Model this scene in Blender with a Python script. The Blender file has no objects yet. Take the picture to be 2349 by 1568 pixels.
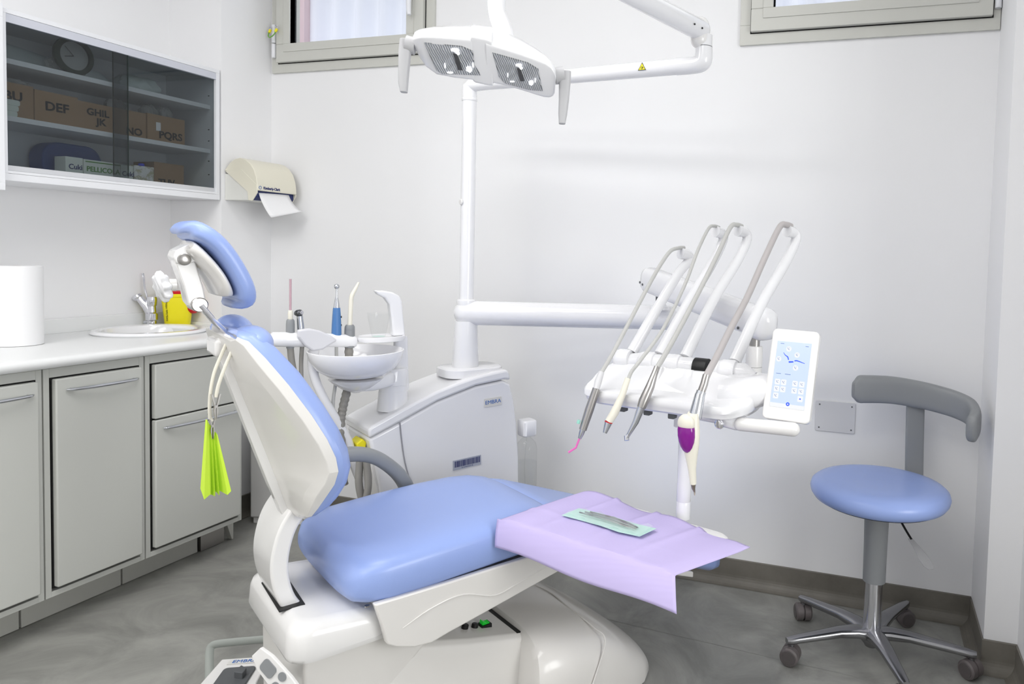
import bpy, bmesh, math, random
from mathutils import Vector, Matrix
random.seed(7)
PI = math.pi
S = bpy.context.scene
COL = S.collection

# ------------------------------------------------------------------ camera, world, light, exposure
def cam():
    yaw, pit, rol = map(math.radians, (-17.52935, 2.73971, 1.62073))
    f = Vector((math.sin(yaw)*math.cos(pit), math.cos(yaw)*math.cos(pit), -math.sin(pit)))
    r = Vector((math.cos(yaw), -math.sin(yaw), 0)); u = r.cross(f)
    c, s = math.cos(rol), math.sin(rol)
    r2 = r*c+u*s; u2 = -r*s+u*c
    M = Matrix((( r2.x, u2.x, -f.x, 0), (r2.y, u2.y, -f.y, 0), (r2.z, u2.z, -f.z, 1.30), (0,0,0,1)))
    d = bpy.data.cameras.new('camera'); o = bpy.data.objects.new('camera', d); COL.objects.link(o)
    o.matrix_world = M
    d.sensor_width = 36; d.sensor_fit = 'HORIZONTAL'; d.lens = 1611.28/2349*36
    d.shift_x = -317.676/2349; d.shift_y = -123.604/2349; d.clip_start = 0.05
    S.camera = o
cam()
W = bpy.data.worlds.new('world'); S.world = W; W.use_nodes = True
W.node_tree.nodes['Background'].inputs[0].default_value = (0.97, 0.98, 1.0, 1)
W.node_tree.nodes['Background'].inputs[1].default_value = 2.2
S.view_settings.view_transform = 'Standard'; S.view_settings.look = 'None'
S.view_settings.gamma = 1; S.view_settings.use_curve_mapping = False
S.view_settings.exposure = -0.50
CEIL = 2.95
PANELS = [(-1.3, 1.25, 13), (-2.1, 0.2, 24), (-0.8, 0.2, 11), (-1.6, -1.2, 32)]   # ceiling light panels x, y, watts

# ------------------------------------------------------------------ materials
MATS = {}
def mat(name, col, rough=.5, metal=0, coat=0, spec=.5, bump=0, bscale=200, emit=None, estr=1, trans=0, ior=1.45, sss=0, alpha=1):
    if name in MATS: return MATS[name]
    m = bpy.data.materials.new(name); m.use_nodes = True; nt = m.node_tree; b = nt.nodes['Principled BSDF']
    def lin(c): return c/12.92 if c <= .04045 else ((c+.055)/1.055)**2.4
    c = tuple(lin(x) for x in col)+(1,)
    b.inputs['Base Color'].default_value = c
    b.inputs['Roughness'].default_value = rough; b.inputs['Metallic'].default_value = metal
    b.inputs['Coat Weight'].default_value = coat; b.inputs['Coat Roughness'].default_value = .08
    b.inputs['Specular IOR Level'].default_value = spec
    b.inputs['Transmission Weight'].default_value = trans; b.inputs['IOR'].default_value = ior
    b.inputs['Alpha'].default_value = alpha
    if emit:
        b.inputs['Emission Color'].default_value = tuple(lin(x) for x in emit)+(1,); b.inputs['Emission Strength'].default_value = estr
    if bump:
        tc = nt.nodes.new('ShaderNodeTexCoord'); n = nt.nodes.new('ShaderNodeTexNoise'); n.inputs['Scale'].default_value = bscale
        n.inputs['Detail'].default_value = 3
        bp = nt.nodes.new('ShaderNodeBump'); bp.inputs['Strength'].default_value = bump; bp.inputs['Distance'].default_value = .002
        nt.links.new(tc.outputs['Object'], n.inputs['Vector']); nt.links.new(n.outputs['Fac'], bp.inputs['Height']); nt.links.new(bp.outputs['Normal'], b.inputs['Normal'])
    MATS[name] = m; return m
def noisy(m, c1, c2, scale=3, detail=8, lo=.3, hi=.7, dist=0):
    nt = m.node_tree; b = nt.nodes['Principled BSDF']
    def lin(c): return c/12.92 if c <= .04045 else ((c+.055)/1.055)**2.4
    tc = nt.nodes.new('ShaderNodeTexCoord'); n = nt.nodes.new('ShaderNodeTexNoise'); n.inputs['Scale'].default_value = scale; n.inputs['Detail'].default_value = detail
    n.inputs['Roughness'].default_value = .65; n.inputs['Distortion'].default_value = dist
    r = nt.nodes.new('ShaderNodeValToRGB'); r.color_ramp.elements[0].position = lo; r.color_ramp.elements[1].position = hi
    r.color_ramp.elements[0].color = tuple(lin(x) for x in c1)+(1,); r.color_ramp.elements[1].color = tuple(lin(x) for x in c2)+(1,)
    nt.links.new(tc.outputs['Object'], n.inputs['Vector']); nt.links.new(n.outputs['Fac'], r.inputs['Fac']); nt.links.new(r.outputs['Color'], b.inputs['Base Color'])
    return m
def glassy(name, tint, k=.45, base=.035, p=3.5):
    """thin clear sheet: tinted see-through with reflection growing towards grazing angles"""
    if name in MATS: return MATS[name]
    m = bpy.data.materials.new(name); m.use_nodes = True; nt = m.node_tree; nt.nodes.clear()
    o = nt.nodes.new('ShaderNodeOutputMaterial'); mx = nt.nodes.new('ShaderNodeMixShader')
    t = nt.nodes.new('ShaderNodeBsdfTransparent'); t.inputs[0].default_value = tuple(tint)+(1,)
    g = nt.nodes.new('ShaderNodeBsdfGlossy'); g.inputs['Roughness'].default_value = .02
    f = nt.nodes.new('ShaderNodeLayerWeight'); f.inputs[0].default_value = .5
    pw = nt.nodes.new('ShaderNodeMath'); pw.operation = 'POWER'; pw.inputs[1].default_value = p
    ml = nt.nodes.new('ShaderNodeMath'); ml.operation = 'MULTIPLY_ADD'; ml.inputs[1].default_value = k; ml.inputs[2].default_value = base
    nt.links.new(f.outputs['Facing'], pw.inputs[0]); nt.links.new(pw.outputs[0], ml.inputs[0]); nt.links.new(ml.outputs[0], mx.inputs[0])
    nt.links.new(t.outputs[0], mx.inputs[1]); nt.links.new(g.outputs[0], mx.inputs[2]); nt.links.new(mx.outputs[0], o.inputs[0])
    MATS[name] = m; return m

wallm = mat('wall_paint', (.945,.945,.95), .62, bump=.12, bscale=60)
ceilm = mat('ceiling_paint', (.93,.93,.93), .8)
floorm = noisy(mat('vinyl_floor', (.5,.5,.48), .42, bump=.05, bscale=90), (.50,.50,.485), (.645,.645,.625), 3.2, 12, .36, .66, .8)
basem = noisy(mat('vinyl_skirting', (.5,.48,.44), .45), (.40,.385,.355), (.485,.47,.44), 5, 8)
seam = mat('floor_weld', (.6,.6,.585), .5)
frame_m = mat('window_frame_paint', (.80,.80,.775), .4)
gap = mat('dark_gap', (.06,.06,.06), .8)
cabm = mat('cabinet_greige', (.80,.805,.785), .38)
plinm = mat('plinth_greige', (.76,.76,.735), .45)
steel = mat('brushed_steel', (.70,.69,.68), .28, 1)
chrome = mat('chrome', (.88,.88,.90), .14, 1)
satin = mat('satin_metal', (.79,.80,.82), .25, 1)
worktop_m = mat('worktop_laminate', (.925,.93,.93), .32)
white_mel = mat('white_melamine', (.92,.925,.94), .4)
white_abs = mat('white_plastic', (.925,.92,.915), .22, coat=.35)
white_gloss = mat('white_gloss', (.94,.94,.95), .16, coat=.5)
warm_white = mat('warm_white_plastic', (.905,.895,.88), .24, coat=.3)
porcelain = mat('porcelain', (.95,.95,.96), .12, coat=.6)
grey_pl = mat('grey_plastic', (.55,.56,.57), .42)
dgrey_pl = mat('dark_grey_plastic', (.36,.37,.38), .45)
handle_grey = mat('handle_grey', (.74,.74,.75), .4)
black = mat('black_plastic', (.05,.05,.05), .45)
blue_v = mat('blue_vinyl', (.60,.685,.905), .27, spec=.6, bump=.10, bscale=700)
hose_m = mat('hose_grey', (.75,.75,.74), .42)
hose_dk = mat('hose_dark_grey', (.56,.55,.53), .55)
cream = mat('cream_plastic', (.93,.915,.86), .3)
ivory = mat('ivory_plastic', (.90,.885,.82), .35)
navy = mat('navy_plastic', (.12,.17,.38), .35)
paper = mat('paper_white', (.95,.95,.955), .75)
yellow = mat('yellow_plastic', (.95,.90,.12), .35)
red = mat('red_plastic', (.78,.05,.12), .35)
purple = mat('purple_plastic', (.52,.02,.55), .12, coat=.5)
lime = mat('lime_paper', (.80,.93,.28), .7)
card = mat('cardboard', (.66,.54,.42), .8)
ink = mat('marker_ink', (.06,.06,.07), .7)
blueink = mat('blue_print', (.20,.42,.72), .5)
navyink = mat('navy_print', (.12,.16,.42), .5)
greenink = mat('green_print', (.30,.55,.16), .5)
sticker = mat('sticker', (.86,.855,.84), .4)
clear = glassy('clear_plastic', (.975,.98,.98), .30, .02)
dark_glass = glassy('smoked_glass', (.66,.685,.695), .5, .03)
win_glass = glassy('window_glass', (.97,.98,.985), .3, .03)

# ------------------------------------------------------------------ helpers
I4 = Matrix.Identity(4)
def frame(o, az=0):                    # local x points to azimuth az (degrees from +Y clockwise), z up
    a = math.radians(90-az)
    return Matrix.Translation(Vector(o)) @ Matrix.Rotation(a, 4, 'Z')
ROOT = {}
def thing(name, label, cat, loc=(0,0,0), group=None, M=None):
    o = bpy.data.objects.new(name, None); COL.objects.link(o)
    MM = (M if M is not None else I4) @ Matrix.Translation(Vector(loc))
    o.matrix_world = MM; ROOT[o] = MM
    o.empty_display_size = .05
    o['label'] = label; o['category'] = cat
    if group: o['group'] = group
    return o
def tag(o, label, cat, group=None):
    o['label'] = label; o['category'] = cat
    if group: o['group'] = group
    return o
def obj(name, bm, m, parent=None, F=None, smooth=True, bevel=0, segs=3, subsurf=0, solid=0, ang=35, origin=None):
    F = F if F is not None else I4
    if parent is None:
        O = F @ (Vector(origin) if origin is not None else Vector((0,0,0)))
        if origin is None:
            bm.verts.ensure_lookup_table(); zs = [ (F@v.co) for v in bm.verts]
            O = Vector(((min(z.x for z in zs)+max(z.x for z in zs))/2, (min(z.y for z in zs)+max(z.y for z in zs))/2, min(z.z for z in zs)))
        R = Matrix.Translation(O)
    else: R = ROOT[parent]
    bmesh.ops.transform(bm, matrix=R.inverted() @ F, verts=bm.verts)
    bmesh.ops.recalc_face_normals(bm, faces=bm.faces)
    me = bpy.data.meshes.new(name); bm.to_mesh(me); bm.free()
    for x in (m if isinstance(m, (list, tuple)) else [m]): me.materials.append(x)
    o = bpy.data.objects.new(name, me); COL.objects.link(o)
    if smooth:
        me.shade_smooth()
        if not subsurf: 
            try: me.set_sharp_from_angle(angle=math.radians(ang))
            except Exception: pass
    if parent is not None: o.parent = parent; ROOT[o] = R
    else: o.matrix_world = R; ROOT[o] = R
    if solid: md = o.modifiers.new('solid', 'SOLIDIFY'); md.thickness = solid; md.offset = 0
    if bevel:
        md = o.modifiers.new('bevel', 'BEVEL'); md.width = bevel; md.segments = segs; md.limit_method = 'ANGLE'; md.angle_limit = math.radians(30); md.harden_normals = False
    if subsurf: md = o.modifiers.new('sub', 'SUBSURF'); md.levels = subsurf; md.render_levels = subsurf
    return o
def struct(name, bm, m, **k):
    o = obj(name, bm, m, None, origin=(0,0,0), smooth=False, **k); o['kind'] = 'structure'; return o
def box(bm, a, b, mi=0):
    x0,y0,z0 = a; x1,y1,z1 = b
    v = [bm.verts.new(p) for p in ((x0,y0,z0),(x1,y0,z0),(x1,y1,z0),(x0,y1,z0),(x0,y0,z1),(x1,y0,z1),(x1,y1,z1),(x0,y1,z1))]
    for q in ((3,2,1,0),(4,5,6,7),(0,1,5,4),(1,2,6,5),(2,3,7,6),(3,0,4,7)):
        f = bm.faces.new([v[i] for i in q]); f.material_index = mi
    return bm
def B(a, b): return box(bmesh.new(), a, b)
def orient(d):
    d = Vector(d).normalized(); up = Vector((0,0,1)) if abs(d.z) < .95 else Vector((0,1,0))
    x = up.cross(d).normalized(); y = d.cross(x); return x, y
def crom(P, n=6):
    P = [Vector(p) for p in P]; out = []
    if len(P) < 3: return P
    Q = [P[0]*2-P[1]]+P+[P[-1]*2-P[-2]]
    for i in range(1, len(Q)-2):
        for k in range(n):
            t = k/n; a,b,c,d = Q[i-1],Q[i],Q[i+1],Q[i+2]
            out.append(.5*((2*b)+(c-a)*t+(2*a-5*b+4*c-d)*t*t+(3*b-a-3*c+d)*t**3))
    out.append(P[-1]); return out
def tube(pts, r, n=12, bm=None, smooth=0, caps=True, ry=None, mi=0):
    bm = bm or bmesh.new()
    R = r if isinstance(r, (list, tuple)) else [r]*len(pts)
    P = [Vector(p) for p in pts]
    if smooth:
        m = len(P); P2 = crom(P, smooth); R = [R[min(int(i/smooth), m-1)]*(1-(i % smooth)/smooth)+R[min(int(i/smooth)+1, m-1)]*((i % smooth)/smooth) for i in range(len(P2))]; P = P2
    rings = []; x = None
    for i, p in enumerate(P):
        d = (P[min(i+1, len(P)-1)]-P[max(i-1, 0)])
        if d.length < 1e-9: d = Vector((0,0,1))
        d.normalize()
        if x is None: x, y = orient(d)
        else:
            x = (x - d*x.dot(d)); x.normalize(); y = d.cross(x)
        k = ry if ry else 1
        rings.append([bm.verts.new(p+x*math.cos(2*PI*j/n)*R[i]+y*math.sin(2*PI*j/n)*R[i]*k) for j in range(n)])
    for a, b in zip(rings, rings[1:]):
        for j in range(n): bm.faces.new((a[j], a[(j+1)%n], b[(j+1)%n], b[j])).material_index = mi
    if caps:
        bm.faces.new(rings[0][::-1]).material_index = mi; bm.faces.new(rings[-1]).material_index = mi
    return bm
def lathe(prof, c=(0,0,0), axis=(0,0,1), n=40, bm=None, caps=True, sx=1, sy=1, mi=0):
    """prof: list of (r, h) along axis from c"""
    bm = bm or bmesh.new(); c = Vector(c); a = Vector(axis).normalized(); x, y = orient(a); rings = []
    for r, h in prof:
        if r < 1e-6: rings.append([bm.verts.new(c+a*h)])
        else: rings.append([bm.verts.new(c+a*h+x*math.cos(2*PI*j/n)*r*sx+y*math.sin(2*PI*j/n)*r*sy) for j in range(n)])
    for p, q in zip(rings, rings[1:]):
        if len(p) == 1 and len(q) == 1: continue
        for j in range(n):
            k = (j+1) % n
            if len(p) == 1: f = bm.faces.new((p[0], q[k], q[j]))
            elif len(q) == 1: f = bm.faces.new((p[j], p[k], q[0]))
            else: f = bm.faces.new((p[j], p[k], q[k], q[j]))
            f.material_index = mi
    if caps:
        if len(rings[0]) > 1: bm.faces.new(rings[0][::-1]).material_index = mi
        if len(rings[-1]) > 1: bm.faces.new(rings[-1]).material_index = mi
    return bm
def prism(poly, z0, z1, plane='xz', bm=None):
    """poly of 2D points extruded along the third axis from z0 to z1"""
    bm = bm or bmesh.new()
    def P(a, b, c): return {'xz': (a, c, b), 'xy': (a, b, c), 'yz': (c, a, b)}[plane]
    A = [bm.verts.new(P(a, b, z0)) for a, b in poly]; Bv = [bm.verts.new(P(a, b, z1)) for a, b in poly]; n = len(poly)
    bm.faces.new(A[::-1]); bm.faces.new(Bv)
    for i in range(n): bm.faces.new((A[i], A[(i+1)%n], Bv[(i+1)%n], Bv[i]))
    return bm
def rrect(x0, y0, x1, y1, r, n=5):
    out = []
    for cx, cy, a in ((x1-r, y1-r, 0), (x0+r, y1-r, 90), (x0+r, y0+r, 180), (x1-r, y0+r, 270)):
        for k in range(n+1):
            t = math.radians(a+90*k/n); out.append((cx+r*math.cos(t), cy+r*math.sin(t)))
    return out
def loft(sections, caps=True, bm=None, closed=True):
    bm = bm or bmesh.new(); R = [[bm.verts.new(p) for p in s] for s in sections]; n = len(R[0])
    for a, b in zip(R, R[1:]):
        for j in range(n if closed else n-1): bm.faces.new((a[j], a[(j+1)%n], b[(j+1)%n], b[j]))
    if caps: bm.faces.new(R[0][::-1]); bm.faces.new(R[-1])
    return bm
def sgn(a, p): return math.copysign(abs(a)**p, a)
def sup(c, u, v, a, b, e=3.5, n=28, b2=None):
    """superellipse section, u*a, v*b (b2: half extent to the -v side)"""
    c, u, v = Vector(c), Vector(u), Vector(v); out = []
    for j in range(n):
        t = 2*PI*j/n; cu, sv = sgn(math.cos(t), 2/e), sgn(math.sin(t), 2/e)
        out.append(c+u*cu*a+v*sv*(b if sv > 0 or b2 is None else b2))
    return out
def text(name, s, F, size, m, parent, ext=.0004, align='CENTER', sx=1, bold=0, parent_root=None):
    c = bpy.data.curves.new(name, 'FONT'); c.body = s; c.size = size; c.extrude = ext; c.align_x = align; c.align_y = 'CENTER'; c.offset = bold; c.resolution_u = 3
    o = bpy.data.objects.new(name, c); COL.objects.link(o)
    bpy.context.view_layer.update()
    me = bpy.data.meshes.new_from_object(o); bpy.data.objects.remove(o); bpy.data.curves.remove(c)
    bm = bmesh.new(); bm.from_mesh(me); bpy.data.meshes.remove(me)
    if sx != 1: bmesh.ops.scale(bm, vec=(sx,1,1), verts=bm.verts)
    return obj(name, bm, m, parent, F, smooth=False)
def facing(o, right, up):          # matrix for flat lettering: x=right, y=up
    r = Vector(right).normalized(); u = Vector(up); u = (u-r*u.dot(r)).normalized(); n = r.cross(u)
    return Matrix(((r.x,u.x,n.x,o[0]),(r.y,u.y,n.y,o[1]),(r.z,u.z,n.z,o[2]),(0,0,0,1)))
def copy_tree(o, parent=None, off=(0,0,0)):
    c = o.copy(); COL.objects.link(c)
    if parent is not None: c.parent = parent
    else: c.matrix_world = Matrix.Translation(Vector(off)) @ ROOT[o]
    ROOT[c] = Matrix.Translation(Vector(off)) @ ROOT[o]
    for ch in [x for x in bpy.data.objects if x.parent == o]: copy_tree(ch, c, off)
    return c

# ------------------------------------------------------------------ room shell
XL, XC, XR, YB = -3.13, -2.82, 0.387, 2.728  # many coordinates here and below were projected from image pixels, then hardcoded
YF = -2.3; XR2 = .485
bm = B((XL-.1, YF-.1, -.06), (2.2, YB+.1, 0)); struct('floor', bm, floorm)
bm = B((XL-.1, YF-.1, CEIL), (2.2, YB+.1, CEIL+.06)); struct('ceiling', bm, ceilm)
# back wall with two window openings
W1 = (-2.800, -1.90, 2.135, 2.86); W2 = (-.521, .380, 2.127, 2.86)
def wall_y(name, y0, y1, x0, x1, holes):
    bm = bmesh.new(); xs = sorted({x0, x1}|{h[0] for h in holes}|{h[1] for h in holes})
    for a, b in zip(xs, xs[1:]):
        h = [q for q in holes if q[0] <= a and q[1] >= b]
        if h:
            box(bm, (a, y0, 0), (b, y1, h[0][2])); box(bm, (a, y0, h[0][3]), (b, y1, CEIL))
        else: box(bm, (a, y0, 0), (b, y1, CEIL))
    return struct(name, bm, wallm)
wall_y('wall_back', YB, YB+.12, XL-.1, XR, [W1, W2])
bm = B((XL-.1, YF, 0), (XL, 2.453, CEIL)); box(bm, (XL-.1, 2.453, 0), (XC, YB, CEIL)); struct('wall_left', bm, wallm)
bm = B((XR, 2.43, 0), (XR+.12, YB+.25, CEIL)); box(bm, (XR+.12, 2.43, 0), (1.6, 2.55, CEIL)); bmesh.ops.remove_doubles(bm, verts=bm.verts, dist=1e-5)
struct('wall_right', bm, wallm)
# the right wall steps back again towards the camera
bm = bmesh.new(); prism([(XR2, 2.43), (1.9, 2.43), (1.9, .6), (XR2+1.2, .6), (XR2+1.2, 1.2)], 0, CEIL, 'xy', bm)
struct('wall_right_return', B((XR2, 2.0, 0), (2.1, 2.431, CEIL)), wallm)
bm = B((2.0, YF, 0), (2.1, -1.1, CEIL)); box(bm, (2.0, 1.1, 0), (2.1, 2.0, CEIL)); box(bm, (2.0, -1.1, 0), (2.1, 1.1, .7)); box(bm, (2.0, -1.1, 2.3), (2.1, 1.1, CEIL))
struct('wall_side', bm, wallm)
struct('wall_front', B((XL-.1, YF-.1, 0), (2.1, YF, CEIL)), wallm)
# coved vinyl skirting
def cove(name, pts, h=.10, r=.035, t=.004):
    """pts: polyline on floor (x,y) with the room on its left side"""
    bm = bmesh.new(); prof = [(0, h), (t, h-.003)]
    for k in range(7):
        a = PI/2*k/6; prof.append((t+r*(1-math.cos(a)), r*(1-math.sin(a))+.001))
    prof.append((0, .0005)); P = [Vector((x, y, 0)) for x, y in pts]; secs = []
    for i, p in enumerate(P):
        d0 = (P[i]-P[i-1]).normalized() if i else (P[1]-P[0]).normalized(); d1 = (P[i+1]-P[i]).normalized() if i < len(P)-1 else d0
        n0 = Vector((-d0.y, d0.x, 0)); n1 = Vector((-d1.y, d1.x, 0)); n = (n0+n1); n = n/(max(.3, n.dot(n0)))
        secs.append([p+n*a+Vector((0,0,z)) for a, z in prof])
    loft(secs, True, bm); return struct(name, bm, basem)
cove('baseboard_back', [(XR-.001, YB-.001), (XC+.001, YB-.001)])
cove('baseboard_left', [(XC+.001, YB-.002), (XC+.001, 2.454)])
cove('baseboard_right', [(XR2-.001, 2.0), (XR2-.001, 2.429), (XR-.001, 2.429), (XR-.001, YB-.002)])
for i, (a, b) in enumerate((((-1.0, 2.30), (.35, 2.22)), ((.19, 2.25), (.20, 1.6)))):
    d = Vector((b[0]-a[0], b[1]-a[1], 0)).normalized(); n = Vector((-d.y, d.x, 0))*.0014
    bm = bmesh.new(); bm.faces.new([bm.verts.new(p) for p in (Vector((*a, .0008))+n, Vector((*a, .0008))-n, Vector((*b, .0008))-n, Vector((*b, .0008))+n)])
    struct('trim_%d' % (i+1), bm, seam)

# windows
def window(k, w, hinge_left):
    x0, x1, z0, z1 = w; y = YB
    root = bpy.data.objects.new('window_%d' % k, None); COL.objects.link(root)
    M = Matrix.Translation(Vector(((x0+x1)/2, y, z0))); root.matrix_world = M; ROOT[root] = M; root['kind'] = 'structure'
    def ring(X0, X1, Z0, Z1, t, ya, yb):
        bm = bmesh.new()
        box(bm, (X0, ya, Z0), (X1, yb, Z0+t)); box(bm, (X0, ya, Z1-t), (X1, yb, Z1)); box(bm, (X0, ya, Z0+t), (X0+t, yb, Z1-t)); box(bm, (X1-t, ya, Z0+t), (X1, yb, Z1-t)); return bm
    obj('window_frame', ring(x0-.005, x1+.005, z0-.015, z1+.01, .075, y-.012, y+.05), frame_m, root, smooth=False, bevel=.0015)
    sx0, sx1 = (x0+.039, x1-.042) if hinge_left else (x0+.039, x1-.022)
    sz0 = z0+.030
    obj('frame_gap', ring(sx0-.004, sx1+.004, sz0-.004, z1, .012, y-.0135, y+.0), gap, root, smooth=False)
    obj('sash', ring(sx0, sx1, sz0, z1-.03, .084, y-.032, y+.03), frame_m, root, smooth=False, bevel=.003)
    obj('glazing_bead', ring(sx0+.046, sx1-.046, sz0+.046, z1-.076, .038, y-.036, y), frame_m, root, smooth=False, bevel=.0015)
    obj('gasket', ring(sx0+.083, sx1-.083, sz0+.083, z1-.113, .004, y-.004, y+.004), black, root, smooth=False)
    obj('pane', B((sx0+.084, y-.002, sz0+.084), (sx1-.084, y+.004, z1-.114)), win_glass, root, smooth=False)
    hx = x0+.018 if hinge_left else x1-.006
    for a, b in ((z0+.055, z0+.12), (z0+.125, z0+.21)):
        obj('hinge', lathe([(.010,0),(.011,.002),(.011,b-a-.002),(.010,b-a)], (hx, y-.022, a), n=16), white_mel, root)
    if hinge_left:
        hb = bmesh.new(); tube([(sx1-.052, y-.06, z0+.30), (sx1-.052, y-.062, z0+.23), (sx1-.046, y-.066, z0+.185)], [.012,.011,.009], bm=hb, smooth=4)
        lathe([(.016,0),(.016,.03)], (sx1-.052, y-.062, z0+.29), (0,1,0), bm=hb, n=16)
        obj('handle', hb, white_mel, root)
    return root
window(1, W1, True); window(2, W2, False)
# unseen window added in the side wall, right of the camera, for fill light
rt = bpy.data.objects.new('window_3', None); COL.objects.link(rt); ROOT[rt] = Matrix.Translation((2.0, 0, .7)); rt.matrix_world = ROOT[rt]; rt['kind'] = 'structure'
bm = B((1.99, -1.1, .7), (2.06, 1.1, .77)); box(bm, (1.99, -1.1, 2.23), (2.06, 1.1, 2.3))
for y in (-1.1, -.035, 1.03): box(bm, (1.99, y, .77), (2.06, y+.07, 2.23))
obj('window_frame', bm, frame_m, rt, smooth=False)
obj('pane', B((2.025, -1.03, .77), (2.03, 1.03, 2.23)), win_glass, rt, smooth=False)
# corrugated translucent sheet outside each window
sheet_m = mat('daylit_sheet', (.93,.94,.98), .6)
_n = sheet_m.node_tree; _t = _n.nodes.new('ShaderNodeBsdfTranslucent'); _t.inputs[0].default_value = (.93,.935,.95,1); _x = _n.nodes.new('ShaderNodeMixShader'); _x.inputs[0].default_value = .6
_n.links.new(_n.nodes['Principled BSDF'].outputs[0], _x.inputs[1]); _n.links.new(_t.outputs[0], _x.inputs[2]); _n.links.new(_x.outputs[0], _n.nodes['Material Output'].inputs[0])
for k, (x0, x1, lab) in enumerate(((-3.20, -1.5, 'white corrugated screen outside the left window'), (-.9, .8, 'white corrugated screen outside the right window'))):
    bm = bmesh.new(); n = 160; A = []; Bq = []
    for i in range(n+1):
        x = x0+(x1-x0)*i/n; y = YB+.58+.045*math.tanh(1.6*math.sin((x-x0)*2*PI/.155)); A.append(bm.verts.new((x, y, 1.9))); Bq.append(bm.verts.new((x, y, 2.95)))
    for i in range(n): bm.faces.new((A[i], A[i+1], Bq[i+1], Bq[i]))
    o = obj('corrugated_screen', bm, sheet_m, solid=.004); tag(o, lab, 'screen')
pk = obj('window_reveal', B((-4.3, YB+.50, 1.9), (-3.105, YB+.56, 2.95)), mat('pink_render', (.80,.72,.74), .9), smooth=False); pk['kind'] = 'structure'
# rectangular area light
def area(name, loc, size, sy, watts, rot, col=(1,1,1), spread=180):
    l = bpy.data.lights.new(name, 'AREA'); l.shape = 'RECTANGLE'; l.size = size; l.size_y = sy; l.energy = watts; l.color = col; l.spread = math.radians(spread)
    o = bpy.data.objects.new(name, l); COL.objects.link(o); o.location = loc; o.rotation_euler = rot; return o
area('side_fill', (2.3, 0, 1.5), 2.1, 1.6, 108, (0, math.radians(90), 0), (1,.985,.96))  # fill light added beyond the invented side window
# ceiling light panels
diff = mat('lamp_diffuser', (1,1,1), .5, emit=(1,1,1), estr=2.5)
for k, (x, y, w) in enumerate(PANELS):
    t = bpy.data.objects.new('ceiling_light_%d' % (k+1), None); COL.objects.link(t); ROOT[t] = Matrix.Translation((x, y, CEIL-.02)); t.matrix_world = ROOT[t]; t['kind'] = 'structure'
    bm = bmesh.new(); box(bm, (x-.61, y-.31, CEIL-.03), (x+.61, y-.29, CEIL)); box(bm, (x-.61, y+.29, CEIL-.03), (x+.61, y+.31, CEIL)); box(bm, (x-.61, y-.29, CEIL-.03), (x-.59, y+.29, CEIL)); box(bm, (x+.59, y-.29, CEIL-.03), (x+.61, y+.29, CEIL))
    obj('light_frame', bm, white_mel, t, smooth=False)
    obj('diffuser', B((x-.59, y-.29, CEIL-.02), (x+.59, y+.29, CEIL-.012)), diff, t, smooth=False)
    area('panel_light', (x, y, CEIL-.035), 1.16, .56, w, (0,0,0), (1,.985,.965))

# ------------------------------------------------------------------ base cabinets
XF = -2.526
def cab_handle(parent, y0, y1, z):
    ym = (y0+y1)/2; hb = bmesh.new()
    P = [(XF+.022, y0, z), (XF+.034, y0+.02, z), (XF+.043, ym-.04, z), (XF+.043, ym+.04, z), (XF+.034, y1-.02, z), (XF+.022, y1, z)]
    tube(P, [.0035,.0055,.006,.006,.0055,.0035], 10, hb, smooth=5)
    tube([(XF+.018, y0+.014, z), (XF+.033, y0+.014, z)], .004, 8, hb); tube([(XF+.018, y1-.014, z), (XF+.033, y1-.014, z)], .004, 8, hb)
    return obj('handle', hb, satin, parent)
def base_cab(y0, y1, label, split=None, pl_y0=None):
    t = thing('base_cabinet', label, 'cabinet', (-2.82, (y0+y1)/2, 0), 'greige base cabinets')
    g = .0008
    bm = bmesh.new(); s = .018
    box(bm, (XL+.01, y0+g, .12), (XF, y0+s, .876)); box(bm, (XL+.01, y1-s, .12), (XF, y1-g, .876))
    box(bm, (XL+.01, y0+s, .12), (XF, y1-s, .138)); box(bm, (XL+.01, y0+s, .846), (XF, y1-s, .876)); box(bm, (XL+.01, y0+s, .138), (XL+.03, y1-s, .846))
    obj('carcass', bm, cabm, t, smooth=False, bevel=.0012)
    ds = [(.152, .841)] if not split else [(.152, split-.003), (split+.003, .841)]
    for k, (a, b) in enumerate(ds):
        d = obj('door' if k == 0 else 'drawer', B((XF-.012, y0+.026, a), (XF+.018, y1-.020, b)), cabm, t, bevel=.004, segs=3)
        obj('shadow_gap', B((XF-.014, y0+.021, a-.004), (XF-.0005, y1-.017, b+.004)), gap, t, smooth=False)
        if k == 0: 
            hz = .803 if not split else .60
            h = cab_handle(t, y0+.055, y1-.038, hz); h.parent = d
    for a, b, mm in ([(y0, y1, plinm)] if not split else [(y0, 2.19, plinm), (2.195, 2.31, steel)]):
        obj('plinth', B((-2.665, a+.002, .002), (-2.648 if mm is plinm else -2.640, b-.002, .12)), mm, t, smooth=False, bevel=.001)
    return t
base_cab(1.19, 1.545, 'greige base cabinet at the left edge, cropped by the photo')
base_cab(1.548, 1.876, 'greige base cabinet with one tall door, middle of the three')
base_cab(1.879, 2.294, 'greige base cabinet with a drawer over a door, under the sink', split=.636)
o = obj('cabinet_foot', prism([(2.30, .12), (2.345, .12), (2.345, .002), (2.338, .002)][::-1], -2.655, -2.63, 'yz'), plinm, smooth=False)
tag(o, 'tapered greige foot panel beside the steel plinth of the corner cabinet', 'cabinet foot')

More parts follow.
